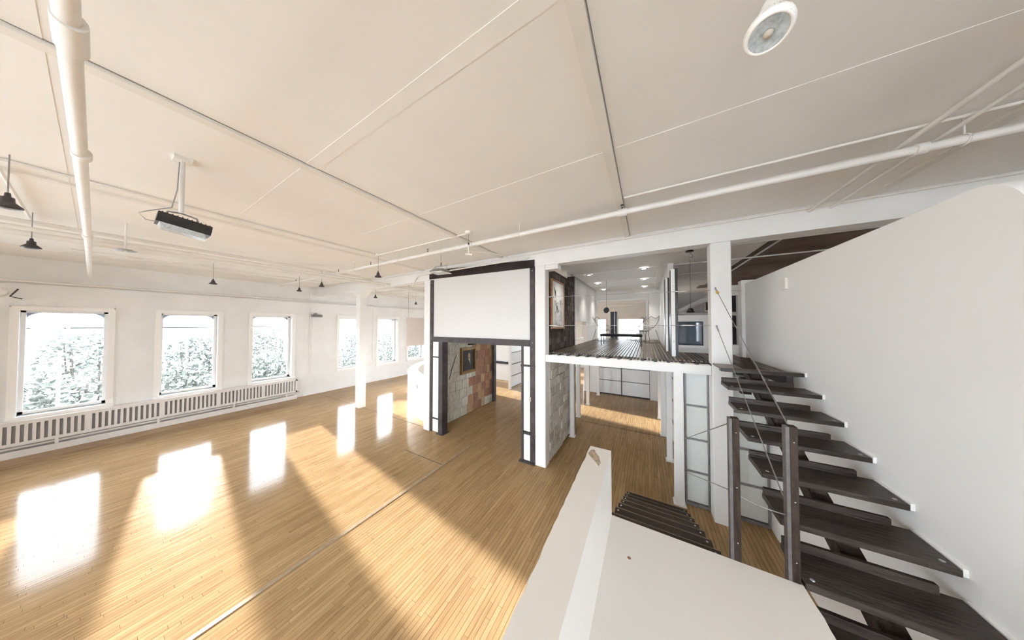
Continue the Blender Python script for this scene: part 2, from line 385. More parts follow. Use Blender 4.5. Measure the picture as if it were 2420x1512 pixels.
# other walls. Behind the camera the loft goes on to an unseen wall, windows placed to brighten the stair wall.
b = MB(); wn = [(-8.6, -6.6), (-4.6, -2.6), (-1.6, 0.4), (2.4, 4.4)]
b.box(XW, XE, YS - 0.3, YS, -0.3, 0.95); b.box(XW, XE, YS - 0.3, YS, 4.45, CZ); prev = XW
for a, c in wn: b.box(prev, a, YS - 0.3, YS, 0.95, 4.45); prev = c
b.box(prev, XE, YS - 0.3, YS, 0.95, 4.45)
b.build('wall_front', wall_w, kind='structure')
for i, (a, c) in enumerate(wn):
    w = thing('window_%d' % (i + 20), ((a + c) / 2, YS, 0.95), kind='structure')
    b = MB()
    for p, q, z0, z1 in ((a, a + .07, .95, 4.45), (c - .07, c, .95, 4.45), (a + .07, c - .07, .95, 1.02), (a + .07, c - .07, 4.38, 4.45), ((a + c) / 2 - .03, (a + c) / 2 + .03, 1.02, 4.38)): b.box(p, q, YS - 0.15, YS - 0.08, z0, z1)
    b.build('sash', wall_c, w)
    MB().box(a + .06, c - .06, YS - 0.12, YS - 0.115, 1.0, 4.4).build('pane', glass_m, w)
b = MB(); wb = [(-12.8, -10.6), (-9.2, -7.0), (-4.3, -2.55), (-1.82, -0.15)]  # last window stands in for a white board, added to brighten the rear
b.box(XW, XE, YN, YN + 0.3, -0.3, 0.95); b.box(XW, XE, YN, YN + 0.3, 3.75, CZ); prev = XW
for a, c in wb: b.box(prev, a, YN, YN + 0.3, 0.95, 3.75); prev = c
b.box(prev, XE, YN, YN + 0.3, 0.95, 3.75)
b.build('wall_back', wall_w, kind='structure')
for i, (a, c) in enumerate(wb):
    w = thing('window_%d' % (i + 30), ((a + c) / 2, YN, 0.95), kind='structure')
    b = MB()
    for p, q, z0, z1 in ((a, a + .07, .95, 3.75), (c - .07, c, .95, 3.75), (a, c, .95, 1.02), (a, c, 3.68, 3.75)): b.box(p, q, YN + 0.08, YN + 0.15, z0, z1)
    b.build('sash', wall_c, w)
    MB().box(a + .06, c - .06, YN + 0.11, YN + 0.115, 1.0, 3.7).build('pane', glass_m, w)
b = MB(); we_added = [(-4.6, -2.6)]  # unseen east window, added to brighten the ceiling on the right
b.box(XE, XE + 0.3, YS, YN, -0.3, 0.95); b.box(XE, XE + 0.3, YS, YN, 4.45, CZ); prev = YS
for a, c in we_added: b.box(XE, XE + 0.3, prev, a, 0.95, 4.45); prev = c
b.box(XE, XE + 0.3, prev, YN, 0.95, 4.45)
b.build('wall_east', wall_w, kind='structure')
for i, (a, c) in enumerate(we_added):
    w = thing('window_%d' % (i + 40), (XE, (a + c) / 2, 0.95), kind='structure')
    b = MB()
    for p, q, z0, z1 in ((a, a + .07, .95, 4.45), (c - .07, c, .95, 4.45), (a + .07, c - .07, .95, 1.02), (a + .07, c - .07, 4.38, 4.45), ((a + c) / 2 - .03, (a + c) / 2 + .03, 1.02, 4.38)): b.box(XE + 0.08, XE + 0.15, p, q, z0, z1)
    b.build('sash', wall_c, w)
    MB().box(XE + 0.115, XE + 0.12, a + .06, c - .06, 1.0, 4.4).build('pane', glass_m, w)

# stair wall (white, rounded near top corner)
zt = 4.118; ye = 2.36; r = 0.25
poly = [(RX, 6.42, 0), (RX, ye, 0), (RX, ye, zt - r)]
for k in range(1, 11):
    a = k / 10 * PI / 2; poly.append((RX, ye + r - r * math.cos(a), zt - r + r * math.sin(a)))
poly.append((RX, 6.42, zt))
wr = MB().prism(poly, (0.16, 0, 0)).build('wall_right', wall_c, kind='structure')
MB().box(RX - 0.055, RX + 0.16, 6.42, 6.60, 0, 4.19).build('pilaster', wall_c, wr)

# ceiling beam and columns
MB().box(XW - 0.3, XE, 5.16, 5.42, 4.69, CZ).build('ceiling_beam', col_m, label='deep white beam across the ceiling on top of the square columns', cat='beam')
def column(x0, x1, label, zt=4.69, y0=5.16, y1=5.42, corbel=True):
    t = thing('column', ((x0 + x1) / 2, (y0 + y1) / 2, 0), label, 'column')
    MB().cbox(x0, x1, y0, y1, 0, zt, 0.012).build('shaft', col_m, t)
    return t
t = column(-10.17, -9.88, 'free standing square white column in the window room')
MB().prism([(-10.5, 5.165, 4.69), (-10.17, 5.165, 4.40), (-9.88, 5.165, 4.40), (-9.45, 5.165, 4.69)], (0, 0.25, 0)).build('bracket', col_m, t)
column(-6.17, -5.91, 'square white column at the left side of the dark steel portal')
t = column(-2.31, -2.05, 'square white column between the steel portal and the mezzanine')
MB().cbox(-2.049, -1.74, 5.17, 5.40, 4.58, 4.69, 0.01).build('bracket', col_m, t)
t = column(0.955, 1.225, 'square white column at the foot of the railing chains, right of the mezzanine')

# soffit above the mezzanine
MB().box(-2.05, 2.05, 5.42, 12.1, 4.90, 5.02).build('ceiling_mezzanine', ceil_m, kind='structure')
mz = [o for o in COL.objects if o.name == 'ceiling_mezzanine'][0]
for yb in (6.12, 7.62, 9.15, 10.7): MB().box(-2.05, 2.05, yb - 0.03, yb + 0.03, 4.885, 4.90).build('batten', batten_m, mz)
MB().box(0.29, 0.40, 5.42, 12.1, 4.87, 4.90).build('batten', batten_m, mz)

# ------------------------------------------------------------------ mezzanine back walls
b = MB()      # wall across the back of the mezzanine, opening above, panelled opening below
Y0, Y1 = 12.1, 12.3
b.box(-2.75, -2.10, Y0, Y1, 0, CZ); b.box(0.10, 0.62, Y0 - 0.12, Y1, 0, CZ); b.box(-2.10, 0.10, Y0, Y1, 4.45, CZ); b.box(-2.10, 0.10, Y0, Y1, 2.42, 2.60)
b.build('wall_mezzanine_back', wall_w, kind='structure')
b = MB()      # left side wall of the mezzanine beyond the brick, with a bright doorway on the upper level
b.box(-2.30, -2.16, 7.75, 8.15, 2.6, CZ); b.box(-2.30, -2.16, 8.15, 10.1, 3.42, CZ); b.box(-2.30, -2.16, 10.1, 12.1, 2.6, CZ)
b.build('wall_mezzanine_left', wall_w, kind='structure')
b = MB()      # right side wall
b.box(0.50, 0.62, 7.4, 12.0, 2.6, CZ); b.box(0.50, 0.62, 10.4, 12.0, 0, 2.6)
b.build('wall_mezzanine_right', wall_w, kind='structure')
b = MB()      # wall behind the deck on the right: holds a dark glazed opening and a doorway
y0, y1 = 6.86, 6.98
b.box(0.62, 1.12, y0, y1, 3.37, 3.52); b.box(0.62, 1.12, y0, y1, 2.60, 2.82); b.box(1.12, 1.60, y0, y1, 0, 3.52); b.box(1.60, 2.05, y0, y1, 3.94, 4.16)
b.box(1.72, 2.05, y0, y1, 0, 3.94); b.box(1.60, 1.72, y0, y1, 0, 2.86)
b.box(1.30, 1.60, y0, y1, 3.52, 4.16)
b.build('wall_mezzanine_side', wall_w, kind='structure')
MB().box(1.60, 2.9, 7.9, 7.95, 2.6, 4.2).build('wall_dark_backing', mat('dark purple backing', (0.02, 0.014, 0.025), 0.6), kind='structure')  # dark sheet behind the doorway, makes the opening look dark
MB().box(0.62, 1.62, 9.6, 9.7, 2.4, 4.35).build('wall_side_room', wall_w, kind='structure')
MB().box(0.62, 2.05, 6.98, 9.6, 2.45, 2.55).build('floor_side_room', wall_w, kind='structure')
t = thing('glazed_panel', (0.87, 6.90, 2.82), 'dark blue glazed panel in a white wall beside the slab posts', 'window')
MB().box(0.64, 1.10, 6.90, 6.91, 2.84, 3.35).build('pane', darkglass_m, t)
b = MB()
for p, q, z0, z1 in ((0.62, 0.645, 2.82, 3.37), (1.095, 1.12, 2.82, 3.37), (0.645, 1.095, 2.82, 2.845), (0.645, 1.095, 3.345, 3.37)): b.box(p, q, 6.84, 6.92, z0, z1)
b.build('frame', black_m, t)
MB().box(0.62, 1.16, 6.79, 6.86, 2.76, 2.80).build('sill', wall_c, t)
t = thing('vent_duct', (1.2, 7.9, 3.6), 'pale round duct hanging over the glazed panel', 'duct')
MB().tube([(0.72, 7.55, 3.63), (0.86, 7.62, 3.70), (1.15, 7.8, 3.85), (1.9, 8.2, 4.22)], 0.075, 12).build('duct', pipe_m, t)
MB().tube([(0.72, 7.55, 3.63), (0.95, 7.6, 3.56), (1.9, 7.6, 3.56)], 0.05, 10).build('branch', pipe_m, t)
MB().box(1.30, 1.46, 7.45, 7.60, 3.66, 3.86).build('damper_box', black_m, t)

# slab posts standing on the mezzanine
for (xa, xb, ya, yb, lab) in ((0.43, 0.545, 5.83, 6.13, 'nearer white slab post with black sides on the mezzanine deck'), (0.395, 0.49, 6.9, 7.2, 'farther white slab post with black sides on the mezzanine deck')):
    t = thing('slab_post', ((xa + xb) / 2, ya, 2.65), lab, 'post')
    MB().cbox(xa + 0.012, xb - 0.035, ya, yb, 2.65, 4.44, 0.004).build('panel', wall_c, t)
    b = MB(); b.box(xb - 0.035, xb + 0.012, ya + 0.012, yb, 2.65, 4.45); b.box(xa, xa + 0.012, ya + 0.012, yb, 2.65, 4.42); b.build('steel_side', black_m, t)
    m_ = MB()
    for z in (2.95, 3.5, 4.1): m_.lathe([(0, -0.004), (0.008, -0.003), (0.008, 0)], ((xa + xb) / 2 - 0.01, ya, z), (0, 1, 0), 8)
    m_.build('bolts', grey_m, t, kind='stuff')

# ------------------------------------------------------------------ steel portal
t = thing('steel_portal', (-4.1, 5.22, 0), 'tall dark steel portal with a big white upper panel and an open passage', 'portal')
PY0, PY1 = 5.18, 5.36
def pbox(name, m, x0, x1, z0, z1, y0=PY0, y1=PY1, label=None): return MB().cbox(x0, x1, y0, y1, z0, z1, 0.004).build(name, m, t, label=label)
pbox('steel_post', steel_d, -5.908, -5.80, 0, 4.72); pbox('steel_post', steel_d, -2.455, -2.315, 0, 4.68)
pbox('jamb_post', steel_d, -5.53, -5.36, 0, 2.77, 5.17, 5.40); pbox('jamb_post', steel_d, -2.685, -2.635, 0, 2.77, 5.17, 5.40)
MB().prism([(-5.908, 5.135, 4.715), (-2.315, 5.135, 4.665), (-2.315, 5.135, 4.85), (-5.908, 5.135, 4.99)], (0, 0.024, 0)).build('head_beam', head_m, t)
pbox('lintel_beam', steel_d, -5.80, -2.455, 2.77, 2.925, 5.165, 5.38)
pbox('upper_panel', screen_m, -5.80, -2.455, 2.925, 4.70, 5.22, 5.30, 'large blank white panel over the passage')
for z0, z1 in ((0.02, 0.40), (0.44, 2.28), (2.32, 2.765)):
    pbox('side_panel', wall_c, -5.80, -5.53, z0 + .0, z1, 5.20, 5.30); pbox('side_panel', wall_c, -2.635, -2.455, z0 + (0.28 if z0 == 0.44 else 0), z1 + (0.24 if z1 == 0.40 else 0), 5.20, 5.30)
for z in (0.40, 2.28):
    pbox('cross_bar', steel_d, -5.80, -5.53, z, z + 0.04, 5.185, 5.32)
for z in (0.65, 2.28):
    pbox('cross_bar', steel_d, -2.70, -2.30, z, z + 0.045, 5.165, 5.32)
b = MB()
for px, pz in ((-5.855, 4.6), (-5.855, 2.86), (-2.385, 4.6), (-2.385, 2.86), (-5.855, 2.7), (-2.385, 2.7)): b.lathe([(0, -0.012), (0.016, -0.01), (0.016, 0)], (px, 5.18, pz), (0, 1, 0), 6)
b.build('bolts', grey_m, t, kind='stuff')
MB().box(-2.72, -2.31, 5.10, 5.40, 0, 0.025).build('base_plate', steel_d, t); MB().box(-5.56, -5.30, 5.12, 5.42, 0, 0.02).build('base_plate', steel_d, t)
b = MB().cbox(-2.475, -2.425, 5.163, 5.18, 1.46, 1.56, 0.004); b.box(-2.457, -2.443, 5.158, 5.164, 1.495, 1.525); b.build('light_switch', linen_m, t)
MB().box(-2.31, -2.26, 5.4, 7.6, 2.86, 4.70).build('inner_lining', steel_d, t)

# ------------------------------------------------------------------ clay block wall inside the passage
wb_ = MB().box(-6.02, -5.83, 5.42, 8.55, 0, 2.77).build('wall_passage_left', mortar_m, kind='structure')
z = 0.01; row = 0
while z < 2.70:
    h = 0.325; y = 5.42 - (0.16 if row % 2 else 0.0)
    while y < 8.45:
        L = random.choice((0.31, 0.33, 0.36)) if y < 7.0 else random.choice((0.22, 0.28, 0.3))
        ya, yb = max(y, 5.43), min(y + L, 8.46)
        if yb - ya > 0.06:
            red = (ya + yb) / 2 > 7.0 + (0.25 if z > 1.2 else 0.0) - (0.2 if row % 2 else 0)
            if z < 0.2: red = red and (ya < 7.9)
            d = random.uniform(0.012, 0.03)
            MB().cbox(-5.83, -5.83 + d, ya + 0.006, yb - 0.006, z + 0.005, min(z + h, 2.76) - 0.006, 0.005).build('block', blk_red if red else blk_pale, wb_, recalc=False)
        y += L
    z += h; row += 1
MB().box(-5.86, -5.70, 8.46, 8.62, 0, 2.77).build('end_post', steel_d, wb_)
MB().tube([(-5.79, 5.9, 1.45), (-5.785, 6.0, 1.75), (-5.785, 6.12, 2.0), (-5.79, 6.25, 2.25)], 0.012, 6).build('wall_cable', steel_d, wb_)
MB().box(-5.82, -5.75, 5.5, 5.66, 0.0, 0.1).build('junction_box', black_m, wb_)

# portrait on the block wall
t = thing('portrait_painting', (-5.78, 6.86, 1.5), 'gilt framed portrait of a man in a dark coat on the block wall', 'painting')
ya, yb, za, zb, X = 6.42, 7.30, 1.50, 2.47, -5.79
fr = MB(); w_ = 0.115
for k, (o, x1) in enumerate(((0.0, 0.03), (0.035, 0.06), (0.085, 0.035))):
    i0 = o; i1 = (0.035, 0.085, w_)[k]
    fr.box(X, X + x1, ya + i0, yb - i0, za + i0, za + i1); fr.box(X, X + x1, ya + i0, yb - i0, zb - i1, zb - i0)
    fr.box(X, X + x1, ya + i0, ya + i1, za + i1, zb - i1); fr.box(X, X + x1, yb - i1, yb - i0, za + i1, zb - i1)
fr.build('frame', gold_m, t)
cv = MB().box(X, X + 0.02, ya + w_, yb - w_, za + w_, zb - w_).build('canvas', canvas_m, t)
cyy = 6.90; xf = X + 0.021
def disc(cy, cz, ry, rz, n=18, x=xf, th=0.002): return [(x, cy + ry * math.cos(2 * PI * k / n), cz + rz * math.sin(2 * PI * k / n)) for k in range(n)], (th, 0, 0)
MB().prism([(xf, cyy - 0.27, za + w_), (xf, cyy + 0.27, za + w_), (xf, cyy + 0.23, 1.88), (xf, cyy + 0.09, 1.99), (xf, cyy - 0.09, 1.99), (xf, cyy - 0.22, 1.90)], (0.001, 0, 0)).build('painted_coat', coat_m, cv)
MB().prism(*disc(cyy, 2.155, 0.075, 0.095)).build('painted_hair', hair_m, cv)
MB().prism(*disc(cyy + 0.006, 2.12, 0.062, 0.09, x=xf + 0.002)).build('painted_face', skin_m, cv)
MB().prism([(xf + .002, cyy - 0.06, 2.03), (xf + .002, cyy + 0.05, 2.03), (xf + .002, cyy + 0.075, 1.80), (xf + .002, cyy + 0.02, 1.93)], (0.001, 0, 0)).build('painted_collar', linen_m, cv)
t = thing('picture_lamp', (-5.7, 6.9, 2.5), 'small black picture lamp above the gilt portrait', 'lamp')
MB().tube([(-5.82, 6.9, 2.56), (-5.70, 6.9, 2.66), (-5.62, 6.9, 2.60)], 0.012, 6).build('arm', black_m, t)
MB().tube([(-5.62, 6.68, 2.58), (-5.62, 7.12, 2.58)], 0.03, 8).build('shade', black_m, t)

# ------------------------------------------------------------------ right brick wall of the portal box
wq = MB().box(-2.25, -2.07, 5.42, 7.62, 0, 4.69).build('wall_passage_right', mortard_m, kind='structure')
def masonry(z0, z1, bh, bl, m, dmin, dmax):
    z = z0; row = 0
    while z < z1 - 0.03:
        y = 5.43 - (bl / 2 if row % 2 else 0)
        while y < 7.6:
            L = bl * random.uniform(0.85, 1.15); ya, yb = max(y, 5.43), min(y + L, 7.60)
            if yb - ya > 0.04:
                d = random.uniform(dmin, dmax)
                MB().cbox(-2.07, -2.07 + d, ya + 0.005, yb - 0.005, z + 0.004, min(z + bh, z1) - 0.004, 0.005).build('brick', m, wq, recalc=False)
            y += L
        z += bh; row += 1
masonry(0.03, 2.62, 0.215, 0.31, blk_grey, 0.01, 0.045)
masonry(2.66, 4.67, 0.152, 0.215, blk_dark, 0.008, 0.03)
MB().box(-2.25, -2.03, 7.62, 7.74, 0.0, 4.86).build('end_post', steel_d, wq)

# framed print
t = thing('framed_print', (-2.0, 5.95, 3.2), 'tall framed ink drawing hanging on the dark brick of the mezzanine', 'picture')
ya, yb, za, zb, X = 5.47, 6.47, 3.19, 4.43, -2.035
fr = MB()
fr.box(X, X + 0.045, ya, ya + 0.04, za, zb); fr.box(X, X + 0.045, yb - 0.04, yb, za, zb); fr.box(X, X + 0.045, ya + 0.04, yb - 0.04, za, za + 0.04); fr.box(X, X + 0.045, ya + 0.04, yb - 0.04, zb - 0.04, zb)
fr.build('frame', oak_m, t)
pp = MB().box(X, X + 0.03, ya + 0.04, yb - 0.04, za + 0.04, zb - 0.04).build('paper', paper_m, t)
rs = random.Random(3); b = MB(); xi = X + 0.0305
for k in range(46):
    cy, cz = rs.uniform(ya + 0.15, yb - 0.15), rs.uniform(za + 0.12, zb - 0.25)
    if rs.random() < 0.5: cz = rs.uniform(3.55, 4.0)
    pts = [(xi, cy + rs.uniform(-.06, .06), cz + rs.uniform(-.12, .12)) for _ in range(3)]
    b.tube(pts, rs.uniform(0.0015, 0.004), 4)
b.build('ink_lines', ink_m, pp, kind='stuff')
b = MB(); b.tube([(xi, 5.68, 4.24), (xi, 5.72, 4.12), (xi, 5.78, 3.98)], 0.02, 6, radii=[0.004, 0.022, 0.005]); b.tube([(xi, 5.78, 3.6), (xi, 5.85, 3.8), (xi, 5.95, 3.62)], 0.01, 6); b.build('ink_strokes', inkd_m, pp, kind='stuff')

# ------------------------------------------------------------------ mezzanine deck
DZ = 2.65
t = thing('mezzanine_deck', (-0.5, 8.0, 2.44), 'mezzanine deck of narrow dark slats on a white edge beam', 'deck')
MB().cbox(-2.045, 0.95, 5.165, 5.40, 2.44, 2.60, 0.006).build('edge_beam', col_m, t, label='white painted edge beam')
MB().box(-2.02, 0.95, 5.43, 5.85, 2.50, 2.595).build('white_ledge', col_m, t)
x = -1.98
while x < 0.95:
    MB().box(x, x + 0.048, 5.19, 6.2, 2.596, 2.626).build('joist', black_m, t, recalc=False); x += 0.209
xs = -1.99; n = 0
while xs < 1.66:
    y0 = 5.33 if xs < 0.9 else 4.45
    y1 = 6.40 if xs > 1.60 else (11.96 if xs > 0.05 else 12.08) if xs < 0.44 else 6.85
    if 0.905 < xs < 1.235: y0 = 5.43
    MB().box(xs, xs + 0.044, y0, y1, DZ - 0.025, DZ + random.uniform(-0.001, 0.001)).build('slat', slat_m, t, recalc=False)
    xs += 0.0625; n += 1
for x in (0.86, 1.58):
    MB().box(x, x + 0.06, 4.46 if x > 1 else 5.45, 6.8, 2.49, DZ - 0.027).build('joist', steel_d, t)
for y in (6.6, 7.9, 9.3, 10.8): MB().box(-1.99, 0.48, y, y + 0.08, 2.46, DZ - 0.03).build('bearer', col_m, t)
MB().box(0.90, 1.69, 5.43, 5.50, 2.49, 2.62).build('bearer', steel_d, t)
MB().box(0.96, 1.24, 4.45, 5.155, DZ - 0.022, DZ - 0.001).build('slat_infill', slat_m, t)

# white steel posts carrying the mezzanine
def steel_post(x, y, w, lab):
    t = thing('steel_post', (x, y, 0), lab, 'post', 'slim white posts under the mezzanine')
    MB().cbox(x - w / 2, x + w / 2, y - w / 2, y + w / 2, 0.02, 2.438, 0.006).build('shaft', col_m, t)
    MB().box(x - w / 2 - 0.022, x + w / 2 + 0.022, y - w / 2 - 0.035, y + w / 2 + 0.02, 0.0, 0.02).build('base_plate', col_m, t)
steel_post(-1.94, 7.02, 0.12, 'slim white post standing against the streaked block wall')
steel_post(-2.16, 8.62, 0.13, 'slim white post at the left end of the sunlit floor strip')
steel_post(-2.14, 10.12, 0.12, 'slim white post just beyond the left end of the sunlit floor strip')
steel_post(-2.00, 11.70, 0.12, 'slim white post at the left edge of the far panel wall')
steel_post(0.50, 5.40, 0.15, 'nearest slim white post, left of the frosted closet panels')
steel_post(0.46, 6.95, 0.12, 'second slim white post from the front along the right side')
steel_post(0.41, 8.42, 0.13, 'slim white post at the right end of the sunlit floor strip')
steel_post(0.38, 9.90, 0.12, 'slim white post right beyond the sunlit floor strip')

# panel wall at the back, under the mezzanine
MB().box(-2.12, 0.12, 12.06, 12.2, 0.0, 0.03).build('trim_6', steel_d, kind='structure')
t = thing('panel_wall', (-1.0, 12.1, 0), 'white panelled wall with a thin black grid under the mezzanine', 'partition')
xsx = (-2.10, -1.04, 0.10); zs = (0.03, 0.66, 1.25, 1.83, 2.42)
for i in range(2):
    for j in range(4): MB().box(xsx[i] + 0.012, xsx[i + 1] - 0.012, 12.12, 12.15, zs[j] + 0.012, zs[j + 1] - 0.012).build('panel', frostb_m, t)
for x_ in xsx: MB().box(x_ - 0.016, x_ + 0.016, 12.09, 12.16, 0, 2.42).build('upright', black_m, t)
for z_ in zs: MB().box(-2.10, 0.10, 12.10, 12.155, z_ - 0.010, z_ + 0.012).build('rail', black_m, t)

# frosted closet panels beside and behind the right column
def panel_bay(x0, x1, lab, y=5.46):
    t = thing('closet_panel', ((x0 + x1) / 2, y, 0.0), lab, 'partition', 'frosted closet panels')
    MB().box(x0, x1, y - 0.03, y + 0.05, 0.0, 0.05).build('bottom_rail', alum_m, t)
    zz = (0.05, 0.61, 1.20, 1.81, 2.42)
    for k in range(4): MB().box(x0 + 0.025, x1 - 0.025, y, y + 0.012, zz[k] + 0.015, zz[k + 1] - 0.015).build('pane', frost_m, t)
    for z_ in zz[1:]: MB().box(x0 + 0.02, x1 - 0.02, y - 0.015, y + 0.03, z_ - 0.018, z_ + 0.018).build('rail', alum_m, t)
    MB().box(x0, x0 + 0.025, y - 0.02, y + 0.04, 0.05, 2.42).build('stile', alum_m, t); MB().box(x1 - 0.025, x1, y - 0.02, y + 0.04, 0.05, 2.42).build('stile', alum_m, t)
panel_bay(0.60, 0.955, 'narrow frosted closet panel left of the square column')
panel_bay(1.235, 1.715, 'frosted closet panel right of the square column, behind the stairs')
t = thing('side_partition', (0.62, 8, 0), 'frosted partition with dark frames running back along the right side under the mezzanine', 'partition')
yy = [5.55, 6.6, 7.65, 8.7, 9.5, 10.35]
for i in range(5):
    for k, (z0, z1) in enumerate(((0.05, 0.61), (0.63, 1.20), (1.22, 1.81), (1.83, 2.40))): MB().box(0.615, 0.63, yy[i] + 0.02, yy[i + 1] - 0.02, z0, z1).build('pane', frost_m, t)
    MB().box(0.60, 0.64, yy[i] - 0.02, yy[i] + 0.02, 0, 2.42).build('stile', steel_d, t)
for z_ in (0.03, 0.62, 1.21, 1.82, 2.41): MB().box(0.595, 0.645, 5.57, 10.35, z_ - 0.015, z_ + 0.01).build('rail', steel_d, t)
MB().box(0.66, 1.7, 6.3, 6.35, 0, 2.45).build('wall_closet', wall_w, kind='structure')

# frosted partition seen through the portal
t = thing('glass_partition', (-6.1, 11.6, 0), 'white framed frosted partition with black bars seen through the passage', 'partition')
yy = [10.5, 12.1, 13.7]
for i in range(2):
    for z0, z1 in ((0.08, 0.62), (0.66, 1.22), (1.26, 1.82), (1.86, 2.5)): MB().box(-6.11, -6.09, yy[i] + 0.05, yy[i + 1] - 0.05, z0, z1).build('pane', frostb_m, t)
for z_ in (0.06, 0.64, 1.24, 1.84, 2.5): MB().box(-6.13, -6.07, 10.5, 13.7, z_ - 0.018, z_ + 0.018).build('bar', black_m, t)
for y_ in yy: MB().box(-6.16, -6.04, y_ - 0.06, y_ + 0.06, 0, 2.55).build('post', wall_c, t)
b = MB(); b.box(-9.2, -6.2, 12.0, 12.12, 0, 0.95); b.box(-9.2, -6.2, 12.0, 12.12, 1.15, 2.9); b.build('wall_low', wall_c, kind='structure')
MB().cbox(-9.2, -6.25, 11.9, 12.15, 0.98, 1.12, 0.01).build('shelf_rail', steel_d, label='dark shelf rail on the white wall beyond the passage', cat='rail')

# ------------------------------------------------------------------ curved counter
cxx, cyy_, R1 = -5.84, 10.2, 4.70
a0 = math.atan2(5.5 - cyy_, -6.5 - cxx) ; a1 = math.atan2(8.9 - cyy_, -10.6 - cxx)
if a1 > a0: a1 -= 2 * PI
if a0 < 0: pass
def arc(R_, a, z): return (cxx + R_ * math.cos(a), cyy_ + R_ * math.sin(a), z)
N = 28; H_ = 1.32
def curved(b, Ra, Rb, z0, z1):
    vs = []
    for k in range(N + 1):
        a = a0 + (a1 - a0) * k / N
        vs += [arc(Ra, a, z0), arc(Rb, a, z0), arc(Rb, a, z1), arc(Ra, a, z1)]
    fs = [(4 * k + i, 4 * k + (i + 1) % 4, 4 * k + 4 + (i + 1) % 4, 4 * k + 4 + i) for k in range(N) for i in range(4)] + [(0, 1, 2, 3), (4 * N, 4 * N + 3, 4 * N + 2, 4 * N + 1)]
    b.add(vs, fs, smooth=False); return b
t = thing('curved_counter', (-8.6, 7.0, 0), 'curved white half-height counter wall left of the portal', 'counter')
curved(MB(), R1, R1 - 0.16, 0, H_).build('body', wall_c, t)
curved(MB(), R1 + 0.01, R1 - 0.42, H_, H_ + 0.06).build('top_board', wall_c, t)
a = a0 + (a1 - a0) * 0.12
c = Vector(arc(R1 + 0.004, a, 1.10)); d = Vector((math.cos(a), math.sin(a), 0)); e = Vector((-d.y, d.x, 0))
MB().prism([c + e * 0.09 + Vector((0, 0, -.06)), c - e * 0.09 + Vector((0, 0, -.06)), c - e * 0.09 + Vector((0, 0, .06)), c + e * 0.09 + Vector((0, 0, .06))], d * 0.012).build('outlet', grey_m, t)

# board hung from the ceiling
t = thing('hanging_panel', (-9.0, 7.3, 2.37), 'beige hanging board between the fifth window and the portal, above the counter', 'panel')
MB().cbox(-9.015, -8.985, 6.63, 8.0, 2.37, 3.60, 0.004).build('board', blind_m, t)
MB().tube([(-9.0, 6.70, 3.60), (-9.0, 6.70, 5.04)], 0.006, 5).build('suspension_wire', cable_m, t); MB().tube([(-9.0, 7.9, 3.60), (-9.0, 7.9, 5.04)], 0.006, 5).build('suspension_wire', cable_m, t)

# ------------------------------------------------------------------ radiator cover
t = thing('radiator_cover', (-13.7, 1.3, 0), 'long white slatted radiator cover beneath the three left windows', 'radiator')
ry0, ry1 = -3.6, 4.48
MB().cbox(-13.79, -13.56, ry0, ry1, 0.86, 0.90, 0.006).build('top_board', rad_m, t)
MB().box(-13.62, -13.585, ry0, ry1, 0.80, 0.86).build('top_rail', rad_m, t)
MB().box(-13.62, -13.585, ry0, ry1, 0.30, 0.37).build('bottom_rail', rad_m, t)
MB().box(-13.74, -13.73, ry0, ry1, 0.30, 0.86).build('back_plate', rad_d, t)
sl = None; y = ry0
k = 0
while y < ry1:
    w_ = 0.045 if k % 12 else 0.10
    ob = MB().box(-13.615, -13.59, y, min(y + w_, ry1), 0.37, 0.80).build('slat', rad_m, t, recalc=False)
    y += 0.092 if k % 12 else 0.147; k += 1
MB().box(-13.62, -13.585, ry1 - 0.06, ry1, 0.30, 0.86).build('end_stile', rad_m, t)
MB().cbox(-13.79, -13.60, ry0, ry1, 0.0, 0.16, 0.01).build('plinth', rad_m, t)
b = MB(); b.tube([(-13.66, ry0, 0.23), (-13.66, ry1 + 0.15, 0.23)], 0.028, 8); b.tube([(-13.72, ry0, 0.27), (-13.72, ry1 + 0.12, 0.27)], 0.02, 8); b.build('pipe', pipe_m, t)
for y in (-0.5, 1.0, 2.6, 4.1): MB().box(-13.70, -13.60, y, y + 0.05, 0.16, 0.30).build('foot', rad_m, t)

# ------------------------------------------------------------------ landing and parapet
LZ = 1.57
rs = random.Random(11)
def jag(a, c, n, amp, axis_y=True):
    return [(a[0] + (c[0] - a[0]) * k / n + (rs.uniform(-amp, amp) if 0 < k < n else 0), a[1] + (c[1] - a[1]) * k / n) for k in range(n + 1)]
ld = thing('stair_landing', (0.3, 1.0, 1.3), 'cream painted stair landing with a low parapet in the foreground', 'landing')
edge = jag((0.888, 2.347), (0.905, -1.6), 60, 0.006)
MB().prism([(-0.31, -1.6, LZ - 0.22), (-0.31, 2.347, LZ - 0.22)] + [(p[0], p[1], LZ - 0.22) for p in edge], (0, 0, 0.22)).build('platform', cream_m, ld)
pc = 2.146
e1 = jag((-0.475, 2.347), (-0.475, -1.6), 70, 0.0035)
MB().prism([(p[0], p[1], LZ - 0.25) for p in e1] + [(-0.292, -1.6, LZ - 0.25), (-0.292, 2.347, LZ - 0.25)], (0, 0, pc - LZ + 0.25)).build('parapet', cream_m, ld, label='low plastered parapet with a chipped end')
MB().prism([(-0.468, 2.20, pc), (-0.455, 2.275, pc), (-0.43, 2.29, pc), (-0.405, 2.235, pc), (-0.375, 2.19, pc), (-0.345, 2.10, pc), (-0.352, 2.045, pc), (-0.39, 2.10, pc), (-0.43, 2.145, pc)], (0, 0, 0.0015)).build('plaster_chip', raw_m, ld)
MB().box(-0.2925, -0.2905, 2.19, 2.30, 1.93, 2.10).build('scuff', cream_m, ld)
